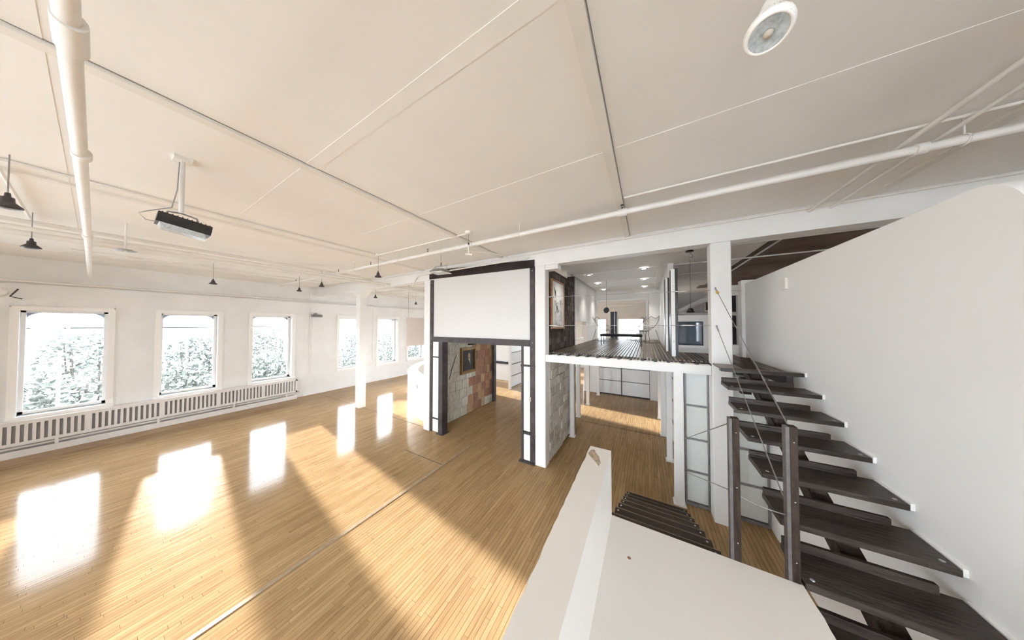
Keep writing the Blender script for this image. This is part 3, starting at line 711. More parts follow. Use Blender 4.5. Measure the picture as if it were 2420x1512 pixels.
MB().lathe([(0, 0.0015), (0.011, 0.0015), (0.0125, 0.0)], (-0.129, 1.983, LZ), n=14).build('copper_plug', copper_m, ld)
MB().box(-0.47, -0.30, -1.6, 2.33, 0, LZ - 0.25).build('support_wall', cream_m, ld)
for (x_, y_) in ((0.80, -1.4), (0.80, 0.3)): MB().box(x_ - .05, x_ + .05, y_ - .05, y_ + .05, 0, LZ - 0.22).build('support_post', steel_d, ld)

# ------------------------------------------------------------------ upper staircase along the white wall
t = thing('upper_staircase', (1.3, 2.0, 0), 'open dark timber staircase climbing beside the white wall', 'staircase')
RI, RU = 0.184, 0.332
tip = (0.90, 1.695)
proto = None
for k in range(0, 14):
    zt = 2.69 - RI * k + (0.0 if k else -0.002); yf = 4.346 - RU * k
    if zt < 0.1: break
    dep = 0.345 if k else 0.10
    tr = thing('tread_unit', (1.3, yf, zt)) if False else None
    bd = MB().cbox(tip[0], tip[1], yf, yf + dep, zt - 0.042, zt, 0.004)
    ob = bd.build('tread', tread_m, t)
    if k: MB().cbox(tip[0] + 0.004, tip[1] - 0.10, yf + dep - 0.035, yf + dep, zt, zt + 0.058, 0.003).build('back_lip', tread_m, ob)
    b = MB()
    for xx in (0.95, 1.65): b.lathe([(0.0, 0.004), (0.012, 0.003), (0.013, 0)], (xx, yf + 0.05, zt), n=8)
    b.build('bolts', grey_m, ob, kind='stuff')
    zb_ = zt - 0.042
    MB().box(1.245, 1.345, yf + 0.13, yf + 0.24, zb_ - 0.16, zb_).build('riser_block', post_m, ob)
    MB().box(RX - 0.020, RX, yf + 0.012, yf + dep - 0.01, zb_, zt + 0.008).build('wall_bracket', wall_c, ob)
sl = RI / RU
def stringer(x0, x1, ya, yb, drop, h):
    za = 2.69 + (ya - 4.346) * sl - drop; zb2 = 2.69 + (yb - 4.346) * sl - drop
    return MB().prism([(x0, ya, za), (x0, yb, zb2), (x0, yb, zb2 - h), (x0, ya, za - h)], (x1 - x0, 0, 0))
stringer(1.235, 1.355, 0.0, 4.9, 0.20, 0.14).build('stringer', post_m, t)
MB().box(1.235, 1.355, 4.86, 4.95, 2.25, 2.49).build('stringer_hanger', post_m, t)

# ------------------------------------------------------------------ lower staircase going down from the landing
nose_m = mat('painted edge highlight', (0.22, 0.17, 0.12), 0.5, var=0.4, scale=20)  # lighter colour puts an edge highlight on each lower tread
low_m = mat('dark brown stair timber', (0.020, 0.013, 0.008), 0.5, col2=(0.055, 0.038, 0.022), scale=5, bump=0.25, bscale=18, stretch=(0.5, 3, 3), spec=0.25)
t = thing('lower_staircase', (0.1, 3.7, 0), 'flight of dark treads going down from the landing to the floor', 'staircase')
for k in range(1, 9):
    zt = 1.57 - 0.182 * k; yn = 5.07 - 0.365 * (8 - k)
    ob = MB().cbox(-0.36, 0.575, max(yn - 0.375, 2.352), yn, zt - 0.04, zt, 0.004).build('tread', low_m, t)
    b = MB()
    for xx in (-0.325, 0.53): b.lathe([(0.0, 0.004), (0.010, 0.003), (0.011, 0)], (xx, yn - 0.04, zt), n=8)
    b.build('bolts', chrome_m, ob, kind='stuff')
    MB().box(-0.36, 0.575, yn, yn + 0.010, zt - 0.04, zt + 0.001).build('nosing', nose_m, ob)
    MB().box(-0.355, 0.57, max(yn - 0.375, 2.352), max(yn - 0.345, 2.372), zt, zt + 0.14).build('riser', tread_m, ob)
sl2 = 0.182 / 0.365
for x_ in (-0.25, 0.42):
    MB().prism([(x_, 2.36, 1.30), (x_, 5.0, 1.30 - 2.64 * sl2 + 0.04), (x_, 5.0, 0.0), (x_, 4.85, 0.0), (x_, 2.36, 1.14)], (0.06, 0, 0)).build('stringer', steel_d, t)
MB().lathe([(0.0, 0.05), (0.022, 0.045), (0.026, 0.02), (0.02, 0)], (-0.395, 4.72, 0.30), n=12).build('rope_light', led_m, t) if False else None

# ------------------------------------------------------------------ railing posts
POST = []
for x_, y_, lab in ((0.556, 2.375, 'left dark timber newel post fixed to the landing edge'), (0.85, 2.375, 'right dark timber newel post at the foot of the upper stairs')):
    t = thing('newel_post', (x_, y_, 1.25), lab, 'post', 'dark newel posts on the landing edge')
    MB().cbox(x_ - 0.012, x_ + 0.030, y_ - 0.024, y_ + 0.024, 1.15, 2.605, 0.003).build('post', post_m, t)
    MB().box(x_ - 0.030, x_ - 0.012, y_ - 0.027, y_ + 0.024, 1.15, 2.60).build('steel_strip', mat('post edge strip', (0.13, 0.115, 0.11), 0.5, var=0.4, scale=20) if not POST else POST[0], t)
    if not POST: POST.append(bpy.data.materials['post edge strip'])
    b = MB()
    for z_ in (1.7, 2.1, 2.5): b.lathe([(0, -0.004), (0.005, -0.003), (0.005, 0)], (x_ + 0.01, y_ - 0.024, z_), (0, 1, 0), 6)
    b.build('screws', chrome_m, t, kind='stuff')

# ------------------------------------------------------------------ cables
def chain(b, p, d, n, R_=0.016, r=0.0035):
    p = Vector(p); d = Vector(d).normalized(); s1 = d.cross(Vector((0, 0, 1))).normalized(); s2 = d.cross(s1)
    for k in range(n):
        c = p + d * (R_ * 1.5 * k + R_)
        A = s1 if k % 2 else s2
        U = d; V = A.cross(d)
        pts = [c + U * math.cos(2 * PI * j / 10) * R_ + V * math.sin(2 * PI * j / 10) * R_ * 0.6 for j in range(11)]
        b.tube(pts, r, 5, cap=False)
def cable(name, p, q, lab, ch=0, brass=False, turn=None, r=0.0042, sag=0.0):
    t = thing(name, p, lab, 'cable', 'steel railing cables')
    P, Q = Vector(p), Vector(q); d = (Q - P).normalized(); st = P
    if ch:
        b = MB(); b.lathe([(0.012, 0), (0.012, -0.012), (0.0, -0.014)], P, (0, 1, 0), 8); chain(b, P, d, ch); b.build('chain', grey_m, t); st = P + d * (0.024 * ch + 0.012)
        if brass: MB().lathe([(0.0, 0), (0.022, 0.006), (0.022, 0.03), (0, 0.036)], st - d * 0.02, d, 8).build('shackle', brass_m, t)
    pts = [st.lerp(Q, k / 8) + Vector((0, 0, -sag * math.sin(PI * k / 8))) for k in range(9)]
    MB().tube(pts, r, 6).build('wire', cable_m, t)
    for u in (turn or []):
        c = P.lerp(Q, u)
        MB().tube([c - d * 0.11, c - d * 0.05, c + d * 0.05, c + d * 0.11], 0.012, 8, radii=[0.004, 0.013, 0.013, 0.004]).build('turnbuckle', chrome_m, t)
cable('railing_cable', (1.012, 5.155, 3.915), (0.85, 2.40, 2.60), 'upper sloping steel cable from the square column to the right newel post', 9, True)
cable('railing_cable', (1.02, 5.155, 3.28), (0.82, 2.40, 2.10), 'lower sloping steel cable from the square column to the right newel post', 9)
cable('railing_cable', (0.556, 2.40, 2.56), (0.57, 5.32, 1.22), 'upper thin cable from the left newel post to the slim white post')
cable('railing_cable', (0.556, 2.40, 2.04), (0.57, 5.32, 0.64), 'lower thin cable from the left newel post to the slim white post')
cable('railing_cable', (0.585, 2.38, 2.03), (0.82, 2.38, 1.985), 'short slack cable between the two newel posts', 0, False, None, 0.003, 0.012)
cable('railing_cable', (-2.05, 5.28, 3.955), (0.955, 5.28, 3.90), 'upper horizontal railing cable across the mezzanine front', 0, False, [0.04, 0.86], 0.005)
cable('railing_cable', (-2.05, 5.28, 3.275), (0.955, 5.28, 3.285), 'lower horizontal railing cable across the mezzanine front', 0, False, [0.05, 0.90], 0.005)
cable('railing_cable', (1.225, 5.30, 3.88), (1.665, 6.41, 3.98), 'short upper cable from the square column back to the pilaster', 0, False, None, 0.005)
cable('railing_cable', (1.225, 5.30, 3.27), (1.665, 6.41, 3.27), 'short lower cable from the square column back to the pilaster', 0, False, None, 0.005)

# ------------------------------------------------------------------ mezzanine furniture
def rod(b, pts, r=0.008): b.tube(pts, r, 6)
t = thing('coffee_table', (-0.7, 8.0, DZ), 'long low black table on thin legs on the mezzanine deck', 'table')
MB().cbox(-1.29, -0.12, 7.9, 8.5, DZ + 0.28, DZ + 0.35, 0.008).build('table_top', mat('matt black top', (0.008, 0.008, 0.009), 0.75, spec=0.2), t)
for x_ in (-1.26, -0.15):
    for y_ in (7.93, 8.47): MB().box(x_ - 0.012, x_ + 0.012, y_ - 0.012, y_ + 0.012, DZ + 0.001, DZ + 0.29).build('leg', black_m, t)
MB().cbox(-0.28, -0.20, 8.1, 8.18, DZ + 0.35, DZ + 0.39, 0.006).build('small_tray', alum_m, label='small pale tray on the right end of the black table', cat='tray')
def wire_chair(x0, y0, rot, lab):
    t = thing('wire_chair', (x0, y0, DZ), lab, 'chair', 'wire chairs on the mezzanine')
    ca, sa = math.cos(rot), math.sin(rot)
    def T(px, py, pz): return (x0 + px * ca - py * sa, y0 + px * sa + py * ca, DZ + pz)
    def shell(u, v):      # u across -1..1, v from seat front 0 to back top 1
        wdt = 0.43 * math.sin(PI * (0.22 + 0.62 * v)) if v < 1 else 0.2
        yy_ = 0.30 - 0.62 * v + 0.02 * u * u
        zz_ = 0.40 + 0.02 * (1 - v) + 0.55 * max(0, v - 0.42) ** 1.1 * 1.6 + 0.16 * u * u * (1 - abs(v - 0.5))
        return T(u * wdt, yy_, zz_)
    b = MB()
    for k in range(-6, 7): rod(b, [shell(k / 6, v / 10) for v in range(11)], 0.0035)
    for k in range(11): rod(b, [shell(u / 8, k / 10) for u in range(-8, 9)], 0.0035)
    b.build('mesh_seat', cable_m, t)
    b = MB(); rim = [shell(-1, v / 10) for v in range(11)] + [shell(u / 4, 1.0) for u in range(-3, 5)] + [shell(1, 1 - v / 10) for v in range(1, 11)] + [shell(-u / 4, 0) for u in range(-3, 5)]
    b.tube(rim, 0.008, 6, cap=False); b.build('rim', black_m, t)
    for s_ in (-1, 1):
        rod_ = MB(); rod_.tube([T(s_ * 0.20, 0.20, 0.42), T(s_ * 0.27, 0.30, 0.01), T(s_ * 0.27, -0.28, 0.01), T(s_ * 0.20, -0.16, 0.46)], 0.009, 6); rod_.build('leg', black_m, t)
    MB().tube([T(-0.22, 0.12, 0.40), T(0.22, 0.12, 0.40)], 0.009, 6).build('crossbar', black_m, t)
    return t
wire_chair(-1.55, 10.0, -1.0, 'wire mesh chair at the left end of the black table')
wire_chair(0.03, 9.9, 2.2, 'high backed wire mesh chair at the right end of the black table')
wire_chair(-0.36, 10.9, 1.9, 'wire mesh chair half hidden behind the right hand wire chair')
MB().cbox(-0.28, 0.02, 11.5, 11.8, DZ + 0.002, DZ + 0.42, 0.01).build('white_stool', wall_c, label='white block stool between the wire chairs', cat='stool')
t = thing('dark_column', (-1.3, 11.4, DZ), 'tall black panel column standing at the back opening', 'column')  # solid black column without any lamp
MB().cbox(-1.42, -1.26, 11.5, 11.62, DZ, 3.88, 0.006).build('panel', black_m, t); MB().cbox(-1.255, -1.15, 11.5, 11.62, DZ, 3.88, 0.006).build('panel', black_m, t); MB().box(-1.262, -1.253, 11.49, 11.62, DZ, 3.86).build('chrome_strip', chrome_m, t)
MB().cbox(-1.48, -1.10, 11.42, 11.70, DZ, DZ + 0.03, 0.006).build('base', black_m, t)
t = thing('faceted_pendant', (-1.24, 9.0, 3.72), 'dark faceted pendant lamp over the black table', 'lamp')
MB().tube([(-1.24, 9.0, 3.86), (-1.24, 9.0, 4.90)], 0.005, 5).build('cord', black_m, t)
MB().lathe([(0.01, 0.16), (0.06, 0.14), (0.115, 0.06), (0.085, -0.02), (0.05, -0.05), (0, -0.05)], (-1.24, 9.0, 3.76), n=6, smooth=False).build('shade', mat('smoked shade', (0.05, 0.055, 0.07), 0.25), t)
t = thing('cone_pendant', (0.94, 7.2, 3.6), 'black cone pendant lamp in front of the pale duct', 'lamp')
MB().tube([(0.94, 7.2, 3.68), (0.94, 7.2, 4.9)], 0.004, 5).build('cord', black_m, t)
MB().lathe([(0.03, 0.10), (0.05, 0.09), (0.06, 0.05), (0.085, 0.0), (0.075, 0.0), (0.0, 0.06)], (0.94, 7.2, 3.60), n=16).build('shade', black_m, t)
# downlights
for i, (x_, y_) in enumerate([(-1.52, 5.98), (-1.58, 7.72), (-1.62, 9.50), (-1.68, 11.35), (-0.043, 5.86), (-0.05, 7.6), (-0.052, 9.4), (-0.066, 11.3)]):
    side = 'left' if i < 4 else 'right'; order = ('nearest', 'second', 'third', 'farthest')[i % 4]
    t = thing('downlight', (x_, y_, 4.88), '%s lit downlight of the %s row in the mezzanine ceiling' % (order, side), 'lamp', 'downlights in the mezzanine ceiling')
    MB().lathe([(0.052, -0.002), (0.085, -0.006), (0.09, 0.0), (0.09, 0.015)], (x_, y_, 4.872), n=20).build('trim_ring', alum_m if i else black_m, t)
    MB().lathe([(0.0, 0.0), (0.054, 0.0), (0.054, 0.01)], (x_, y_, 4.870), n=20).build('lens', led_m, t)
    sl_ = bpy.data.lights.new('downlight_beam', 'SPOT'); sl_.energy = 36; sl_.spot_size = math.radians(100); sl_.spot_blend = 1.0; sl_.shadow_soft_size = 0.05; sl_.color = (1.0, 0.95, 0.88)
    so_ = bpy.data.objects.new('downlight_beam', sl_); COL.objects.link(so_); so_.location = (x_, y_, 4.855)
t = thing('ceiling_spot', (0.82, 6.3, 4.8), 'small black unlit spot fitting right of the mezzanine downlights', 'lamp')
MB().lathe([(0.0, 0.02), (0.07, 0.02), (0.075, 0.0), (0.0, 0.0)], (0.82, 6.3, 4.87), n=14).build('plate', black_m, t)
MB().tube([(0.82, 6.3, 4.87), (0.84, 6.28, 4.80)], 0.012, 6).build('stem', grey_m, t); MB().lathe([(0.03, 0), (0.04, -0.05), (0, -0.05)], (0.84, 6.28, 4.80), n=10).build('head', grey_m, t)

# ------------------------------------------------------------------ ceiling services
def pipe(name, pts, r, lab, m=pipe_m, n=10, cat='pipe', fit=()):
    t = thing(name, pts[0], lab, cat)
    MB().tube(pts, r, n).build('tube', m, t)
    for (a_, b_) in fit: MB().tube([a_, b_], r * 1.35, n).build('coupling', m, t)
    return t
t = pipe('sprinkler_pipe', [(-12.6, 3.60, 4.86), (3.4, 3.60, 4.86), (XE, 3.60, 4.86)], 0.038, 'main white sprinkler pipe crossing the whole ceiling', fit=[((-0.34, 3.6, 4.86), (-0.22, 3.6, 4.86)), ((2.1, 3.6, 4.86), (2.16, 3.6, 4.86)), ((-3.0, 3.6, 4.86), (-2.93, 3.6, 4.86))])
for i, x_ in enumerate((-11.2, -9.6, -8.1, -6.4, -4.2, -0.28)):
    b = MB(); b.tube([(x_, 3.6, 4.895), (x_, 3.6, 4.94)], 0.010, 6); b.lathe([(0.0, 0), (0.022, 0.002), (0.022, 0.006), (0, 0.006)], (x_, 3.6, 4.965), n=8)
    b.tube([(x_ - .012, 3.6, 4.94), (x_ - .014, 3.6, 4.965)], 0.003, 4); b.tube([(x_ + .012, 3.6, 4.94), (x_ + .014, 3.6, 4.965)], 0.003, 4); b.build('sprinkler_head', steel_d, t)
for x_ in (-7.2, -5.2, -1.9, 2.35, 4.6):
    b = MB(); b.tube([(x_, 3.6, 4.89), (x_, 3.6, 5.05)], 0.006, 5); b.ring((x_, 3.6, 4.86), 0.045, 0.006, (1, 0, 0)); b.build('hanger', pipe_m, t)
pipe('conduit', [(-0.25, 3.47, 5.00), (2.5, 3.47, 5.00), (4.5, 3.47, 5.0)], 0.013, 'thin conduit running beside the sprinkler pipe on the right')
pipe('conduit', [(-5.85, -0.55, 5.03), (-5.86, 1.6, 5.03), (-5.80, 3.40, 5.03)], 0.016, 'thin conduit along the ceiling past the black floodlight')
pipe('conduit', [(-9.0, -0.555, 4.99), (-5.95, -0.555, 4.99)], 0.016, 'short conduit crossing at the far upper left of the ceiling')
pipe('conduit', [(-5.74, 3.44, 5.03), (-2.95, 3.46, 5.03)], 0.016, 'conduit between the two round ceiling boxes above the portal')
for x_, lab in ((-5.79, 'round ceiling box above the first dark pendant'), (-2.90, 'round white ceiling rose above the portal corner')):
    t = thing('ceiling_box', (x_, 3.44, 5.0), lab, 'electrical box'); MB().lathe([(0, -0.05), (0.06, -0.05), (0.07, -0.04), (0.07, 0.0)], (x_, 3.44, 5.05), n=18).build('cover', pipe_m, t)
t = thing('drop_cord', (-2.9, 3.9, 4.6), 'thin cord with a white weighted pull hanging before the portal head', 'cord')
MB().tube([(-2.90, 3.44, 5.0), (-2.90, 3.44, 4.84)], 0.004, 5).build('cord', cable_m, t); MB().tube([(-2.90, 3.44, 4.84), (-2.90, 3.44, 4.80)], 0.014, 8).build('plug', black_m, t); MB().tube([(-2.90, 3.44, 4.80), (-2.90, 3.44, 4.62)], 0.012, 8).build('sleeve', pipe_m, t); MB().tube([(-2.97, 3.44, 4.64), (-2.80, 3.44, 4.60)], 0.018, 6).build('weight', pipe_m, t)
t = pipe('duct_pipe', [(-7.95, -4.0, 4.72), (-7.95, 12.5, 4.72)], 0.035, 'slimmer white pipe of the pair running along the ceiling toward the portal', fit=[((-7.95, 3.2, 4.72), (-7.95, 3.32, 4.72)), ((-7.95, 0.9, 4.72), (-7.95, 1.0, 4.72))])
pipe('duct_pipe', [(-8.35, -4.0, 4.72), (-8.35, 12.5, 4.72)], 0.055, 'thicker white pipe of the pair running along the ceiling toward the portal', fit=[((-8.35, 0.3, 4.72), (-8.35, 0.47, 4.72))])
pipe('conduit', [(-8.45, -4.0, 4.93), (-8.45, 4.4, 4.93)], 0.02, 'conduit tight above the paired pipes')
pipe('steam_pipe', [(3.5, -0.08, 4.60), (-7.7, -0.09, 4.60), (-13.7, -0.12, 4.60)], 0.032, 'fat white pipe running overhead from the upper left corner to the window wall', fit=[((-2.12, -0.08, 4.60), (-2.34, -0.08, 4.60)), ((-3.7, -0.08, 4.60), (-3.79, -0.08, 4.60)), ((-7.0, -0.09, 4.60), (-7.15, -0.09, 4.60))], n=16)
pipe('wall_pipe', [(-13.66, -5, 4.40), (-13.66, 4.86, 4.40), (-13.66, 4.92, 4.46), (-13.66, 4.92, 4.70)], 0.03, 'horizontal pipe along the top of the window wall')
pipe('gas_pipe', [(2.09, -0.5, 4.97), (2.09, 5.15, 4.97)], 0.022, 'left of two slanting pipes meeting the beam at the upper right')
pipe('gas_pipe', [(2.30, -0.5, 4.97), (2.30, 5.15, 4.97)], 0.018, 'right of two slanting pipes meeting the beam at the upper right')
pipe('rear_pipe', [(2.25, 5.43, 4.93), (2.25, 12, 4.93)], 0.02, 'pipe running back from the beam above the stair wall')
pipe('cross_pipe', [(1.24, 6.05, 4.84), (6.5, 6.05, 4.84)], 0.016, 'nearer cross pipe under the dark ceiling right of the square column')
pipe('cross_pipe', [(1.24, 7.4, 4.84), (6.5, 7.4, 4.84)], 0.016, 'farther cross pipe under the dark ceiling right of the square column')
t = pipe('beam_conduit', [(-13.9, 5.10, 4.99), (-6.6, 5.10, 4.97), (-6.35, 5.10, 4.97), (-2.2, 5.10, 4.98), (6.5, 5.10, 5.02)], 0.018, 'conduit following the upper edge of the ceiling beam')
pipe('beam_conduit', [(-6.7, 5.12, 4.55), (-6.45, 5.11, 4.85), (-6.30, 5.10, 4.88), (-2.45, 5.10, 4.90)], 0.022, 'bent conduit dropping at the left corner of the portal head')
pipe('short_conduit', [(-3.9, 3.72, 5.0), (-3.2, 4.6, 5.0), (-3.0, 5.04, 4.99)], 0.012, 'dark edged conduit stub above the grey floodlight')
pipe('branch_pipe', [(-10.9, -0.3, 4.935), (-10.9, 4.6, 4.935)], 0.022, 'branch pipe near the window wall ceiling')
pipe('branch_pipe', [(-12.4, 0.5, 4.99), (-9.6, 2.4, 4.99)], 0.016, 'slanting branch pipe over the second window')
pipe('far_pipe', [(-12.8, 6.6, 4.85), (-6.2, 7.2, 4.85)], 0.03, 'cross pipe in the bay behind the free standing column')
t = pipe('far_pipe', [(-11.2, 5.5, 4.78), (-11.2, 15, 4.78)], 0.03, 'long pipe in the bay behind the free standing column')
for y_ in (6.2, 10, 14): MB().tube([(-11.2, y_, 4.78), (-11.2, y_, 5.05)], 0.008, 5).build('hanger', pipe_m, t)
pipe('wall_conduit', [(-13.77, 4.98, 4.1), (-13.77, 4.98, 1.05)], 0.014, 'thin vertical conduit on the window wall beside the small wall lamp', fit=[((-13.77, 4.98, 1.05), (-13.77, 4.98, 1.0))])
pipe('wall_conduit', [(-13.77, 7.9, 4.2), (-13.77, 7.9, 1.3)], 0.014, 'thin vertical conduit on the window wall between the two far windows')
# pipes and beams in the room behind the mezzanine
for i, (y_, z_) in enumerate(((13.2, 4.6), (14.6, 4.55), (16.0, 4.5))):
  t = pipe('rear_room_pipe', [(-6, y_, z_), (3, y_, z_)], 0.05, '%s cross pipe seen through the mezzanine back opening' % ('nearest', 'middle', 'farthest')[i])
  MB().tube([(-1, y_, z_), (-1, y_, 5.05)], 0.01, 5).build('hanger', pipe_m, t)
MB().box(-3.4, 1.6, 12.3, 14.2, 2.45, 2.56).build('floor_rear_room', wall_c, kind='structure')
MB().cbox(-0.03, 0.06, 12.7, 12.8, 2.56, 4.9, 0.005).build('white_pole', wall_c, label='slim white pole behind the back opening of the mezzanine', cat='pole')

# dark pendants
def pendant(x_, y_, z_, lab, s_=1.0, top=5.03):
    t = thing('pendant_lamp', (x_, y_, z_), lab, 'lamp', 'dark pendant lamps under the loft ceiling')
    MB().tube([(x_, y_, z_ + 0.14 * s_), (x_, y_, top)], 0.005, 5).build('cord', cable_m, t)
    MB().lathe([(0.0, 0.14), (0.014, 0.135), (0.018, 0.095), (0.034, 0.09), (0.036, 0.045), (0.05, 0.03), (0.075, 0.004), (0.078, -0.010), (0.072, -0.014)], (x_, y_, z_), n=18).build('shade', steel_d, t)
    MB().lathe([(0.072, -0.013), (0.05, -0.022), (0.0, -0.024)], (x_, y_, z_), n=18).build('lens', black_m, t)
pendant(-5.79, 3.44, 4.49, 'dark pendant lamp left of the portal, hanging from the round ceiling box')
pendant(-5.62, -0.47, 4.50, 'largest dark pendant lamp, cut by the left edge of the picture')
pendant(-8.22, -0.52, 4.49, 'dark pendant lamp below the fat pipe near the left edge')
pendant(-8.85, 3.47, 4.50, 'dark pendant lamp under the paired pipes, right of the third window')
pendant(-10.75, 3.55, 4.50, 'small dark pendant lamp left above the tiny wall lamp')
pendant(-10.45, 6.10, 4.50, 'small dark pendant lamp just right of the free standing column')
pendant(-10.3, 8.1, 4.35, 'smallest dark pendant lamp in the far bay near the blind')
pendant(-10.6, 1.6, 4.45, 'pale looking pendant lamp high above the second window')

# black floodlight on a drop rod
t = thing('flood_light', (-4.25, 0.42, 4.25), 'black ribbed floodlight with a bright lens on a white drop rod', 'lamp')
MB().tube([(-4.25, 0.42, 4.47), (-4.25, 0.42, 5.03)], 0.018, 10).build('drop_rod', pipe_m, t)
MB().box(-4.33, -4.17, 0.36, 0.48, 5.02, 5.05).build('ceiling_plate', pipe_m, t)
fl0 = Matrix.Rotation(math.radians(-8), 4, 'X')
def fl(pts): return [tuple(Vector((-4.25, 0.44, 4.33)) + fl0 @ Vector(p)) for p in pts]
body = MB()
pro = [(-0.10, 0.02), (-0.075, 0.075), (0.075, 0.075), (0.10, 0.02), (0.085, -0.03), (-0.085, -0.03)]
body.prism(fl([(a_, -0.17, b_) for a_, b_ in pro]), fl0 @ Vector((0, 0.34, 0)))
body.build('housing', black_m, t)
for k in range(11):
    y_ = -0.15 + 0.03 * k
    MB().prism(fl([(-0.06, y_, 0.07), (0.06, y_, 0.07), (0.06, y_, 0.088), (-0.06, y_, 0.088)]), fl0 @ Vector((0, 0.006, 0))).build('fin', black_m, t)
MB().prism(fl([(-0.085, -0.15, -0.03), (0.085, -0.15, -0.03), (0.065, -0.13, -0.075), (-0.065, -0.13, -0.075)]), fl0 @ Vector((0, 0.28, 0))).build('lens', lens_m, t)
b = MB(); b.tube([(-4.25, 0.42, 4.47), (-4.25, 0.34, 4.46), (-4.25, 0.31, 4.40)], 0.008, 6); b.tube([(-4.25, 0.42, 4.47), (-4.25, 0.52, 4.45), (-4.25, 0.54, 4.38)], 0.008, 6); b.build('yoke', grey_m, t)
b = MB(); b.tube([(-4.23, 0.40, 5.0), (-4.22, 0.39, 4.7), (-4.22, 0.36, 4.5), (-4.22, 0.24, 4.42), (-4.25, 0.18, 4.38), (-4.25, 0.22, 4.33), (-4.25, 0.27, 4.33)], 0.005, 5); b.build('power_cable', grey_m, t)
# grey floodlight
t = thing('flood_light', (-4.45, 4.23, 4.6), 'grey floodlight hanging in front of the portal head', 'lamp')
MB().tube([(-4.45, 4.23, 4.82), (-4.45, 4.23, 5.05)], 0.005, 6).build('drop_rod', grey_m, t)
MB().tube([(-4.45, 4.23, 4.76), (-4.45, 4.23, 4.84)], 0.012, 6).build('hook', black_m, t)
b = MB(); b.tube([(-4.66, 4.23, 4.62), (-4.66, 4.23, 4.76), (-4.25, 4.23, 4.76), (-4.25, 4.23, 4.60)], 0.006, 5); b.build('yoke', grey_m, t)
MB().prism([(-4.60, 4.12, 4.69), (-4.30, 4.12, 4.67), (-4.24, 4.06, 4.60), (-4.68, 4.06, 4.62)], (0, 0.26, 0)).build('housing', alum_m, t)
MB().prism([(-4.70, 4.02, 4.60), (-4.22, 4.02, 4.58), (-4.22, 4.02, 4.565), (-4.70, 4.02, 4.585)], (0, 0.34, 0)).build('front_rim', bulbw_m, t)
MB().prism([(-4.66, 4.06, 4.583), (-4.26, 4.06, 4.565), (-4.26, 4.06, 4.555), (-4.66, 4.06, 4.573)], (0, 0.26, 0)).build('lens', lens_m, t)
# small ring fitting under the pipes
t = thing('saucer_light', (-7.6, -0.1, 4.6), 'flat saucer light just right of the fat pipe fitting', 'lamp')
MB().lathe([(0.0, 0.03), (0.06, 0.02), (0.11, 0.0), (0.10, -0.010), (0.0, -0.010)], (-7.75, 0.22, 4.57), n=20).build('saucer', grey_m, t); MB().tube([(-7.75, 0.22, 4.55), (-7.75, 0.22, 5.04)], 0.012, 6).build('stem', pipe_m, t)
# small floodlight on the window wall
t = thing('wall_lamp', (-13.7, 5.18, 3.7), 'small pale wall lamp on the window wall between third and fourth windows', 'lamp')
MB().prism([(-13.79, 4.98, 3.78), (-13.62, 4.98, 3.76), (-13.56, 4.98, 3.69), (-13.62, 4.98, 3.65), (-13.79, 4.98, 3.68)], (0, 0.40, 0)).build('housing', alum_m, t); MB().box(-13.80, -13.77, 5.12, 5.24, 3.66, 3.86).build('bracket', grey_m, t)
# wall device on the stair wall
MB().cbox(RX - 0.03, RX, 4.76, 4.90, 3.80, 3.96, 0.006).build('wall_sensor', bulbw_m, label='small white box sensor high on the stair wall', cat='sensor')
t = thing('round_wall_fitting', (-13.6, -1.2, 4.1), 'pale round fitting at the top of the window wall by the left edge', 'fitting')
MB().lathe([(0.0, 0.10), (0.09, 0.09), (0.12, 0.03), (0.10, 0.0)], (XW, -1.22, 4.10), (1, 0, 0), 16).build('globe', bulbw_m, t); MB().tube([(XW, -1.0, 4.2), (XW + 0.06, -1.08, 4.0), (XW + 0.02, -0.95, 3.95)], 0.012, 6).build('arm', steel_d, t)

# spotlight bulb close to the camera
t = thing('spot_bulb', (0.385, 1.16, 4.35), 'white reflector spot bulb hanging at the top right', 'lamp')
bc = Vector((0.383, 1.155, 4.325)); bd = Vector((-0.16, -0.30, -1.0)).normalized()
b = MB().lathe([(0.062, 0.0), (0.066, -0.008), (0.066, -0.020), (0.060, -0.026), (0.046, -0.060), (0.033, -0.085), (0.030, -0.13), (0.026, -0.145), (0.018, -0.15)], bc, bd, 28); b.build('reflector', bulbw_m, t)
b = MB().lathe([(0.0, -0.004), (0.03, -0.002), (0.052, 0.001)], bc, bd, 24); b.build('lens', lens_m, t)
b = MB().lathe([(0.052, 0.001), (0.055, 0.004), (0.060, 0.003), (0.062, 0.0)], bc, bd, 24); b.build('front_ring', bulbw_m, t)
MB().lathe([(0.0, 0.010), (0.010, 0.008), (0.014, 0.0)], bc, bd, 12).build('chip', canvas_m if False else linen_m, t)
U_ = bd.cross(Vector((1, 0, 0))).normalized(); V_ = bd.cross(U_)
b = MB()
for k in range(18):
    a = 2 * PI * k / 18; dr = U_ * math.cos(a) + V_ * math.sin(a)
    b.tube([bc + dr * 0.063 - bd * 0.024, bc + dr * 0.040 - bd * 0.078], 0.0028, 4)
b.build('cooling_fins', bulbw_m, t)
tb = bc - bd * 0.145
MB().tube([tb, tb - bd * 0.05, tb + Vector((0.03, 0.02, 0.16)), tb + Vector((0.03, 0.02, 0.58))], 0.017, 10).build('stem', bulbw_m, t)

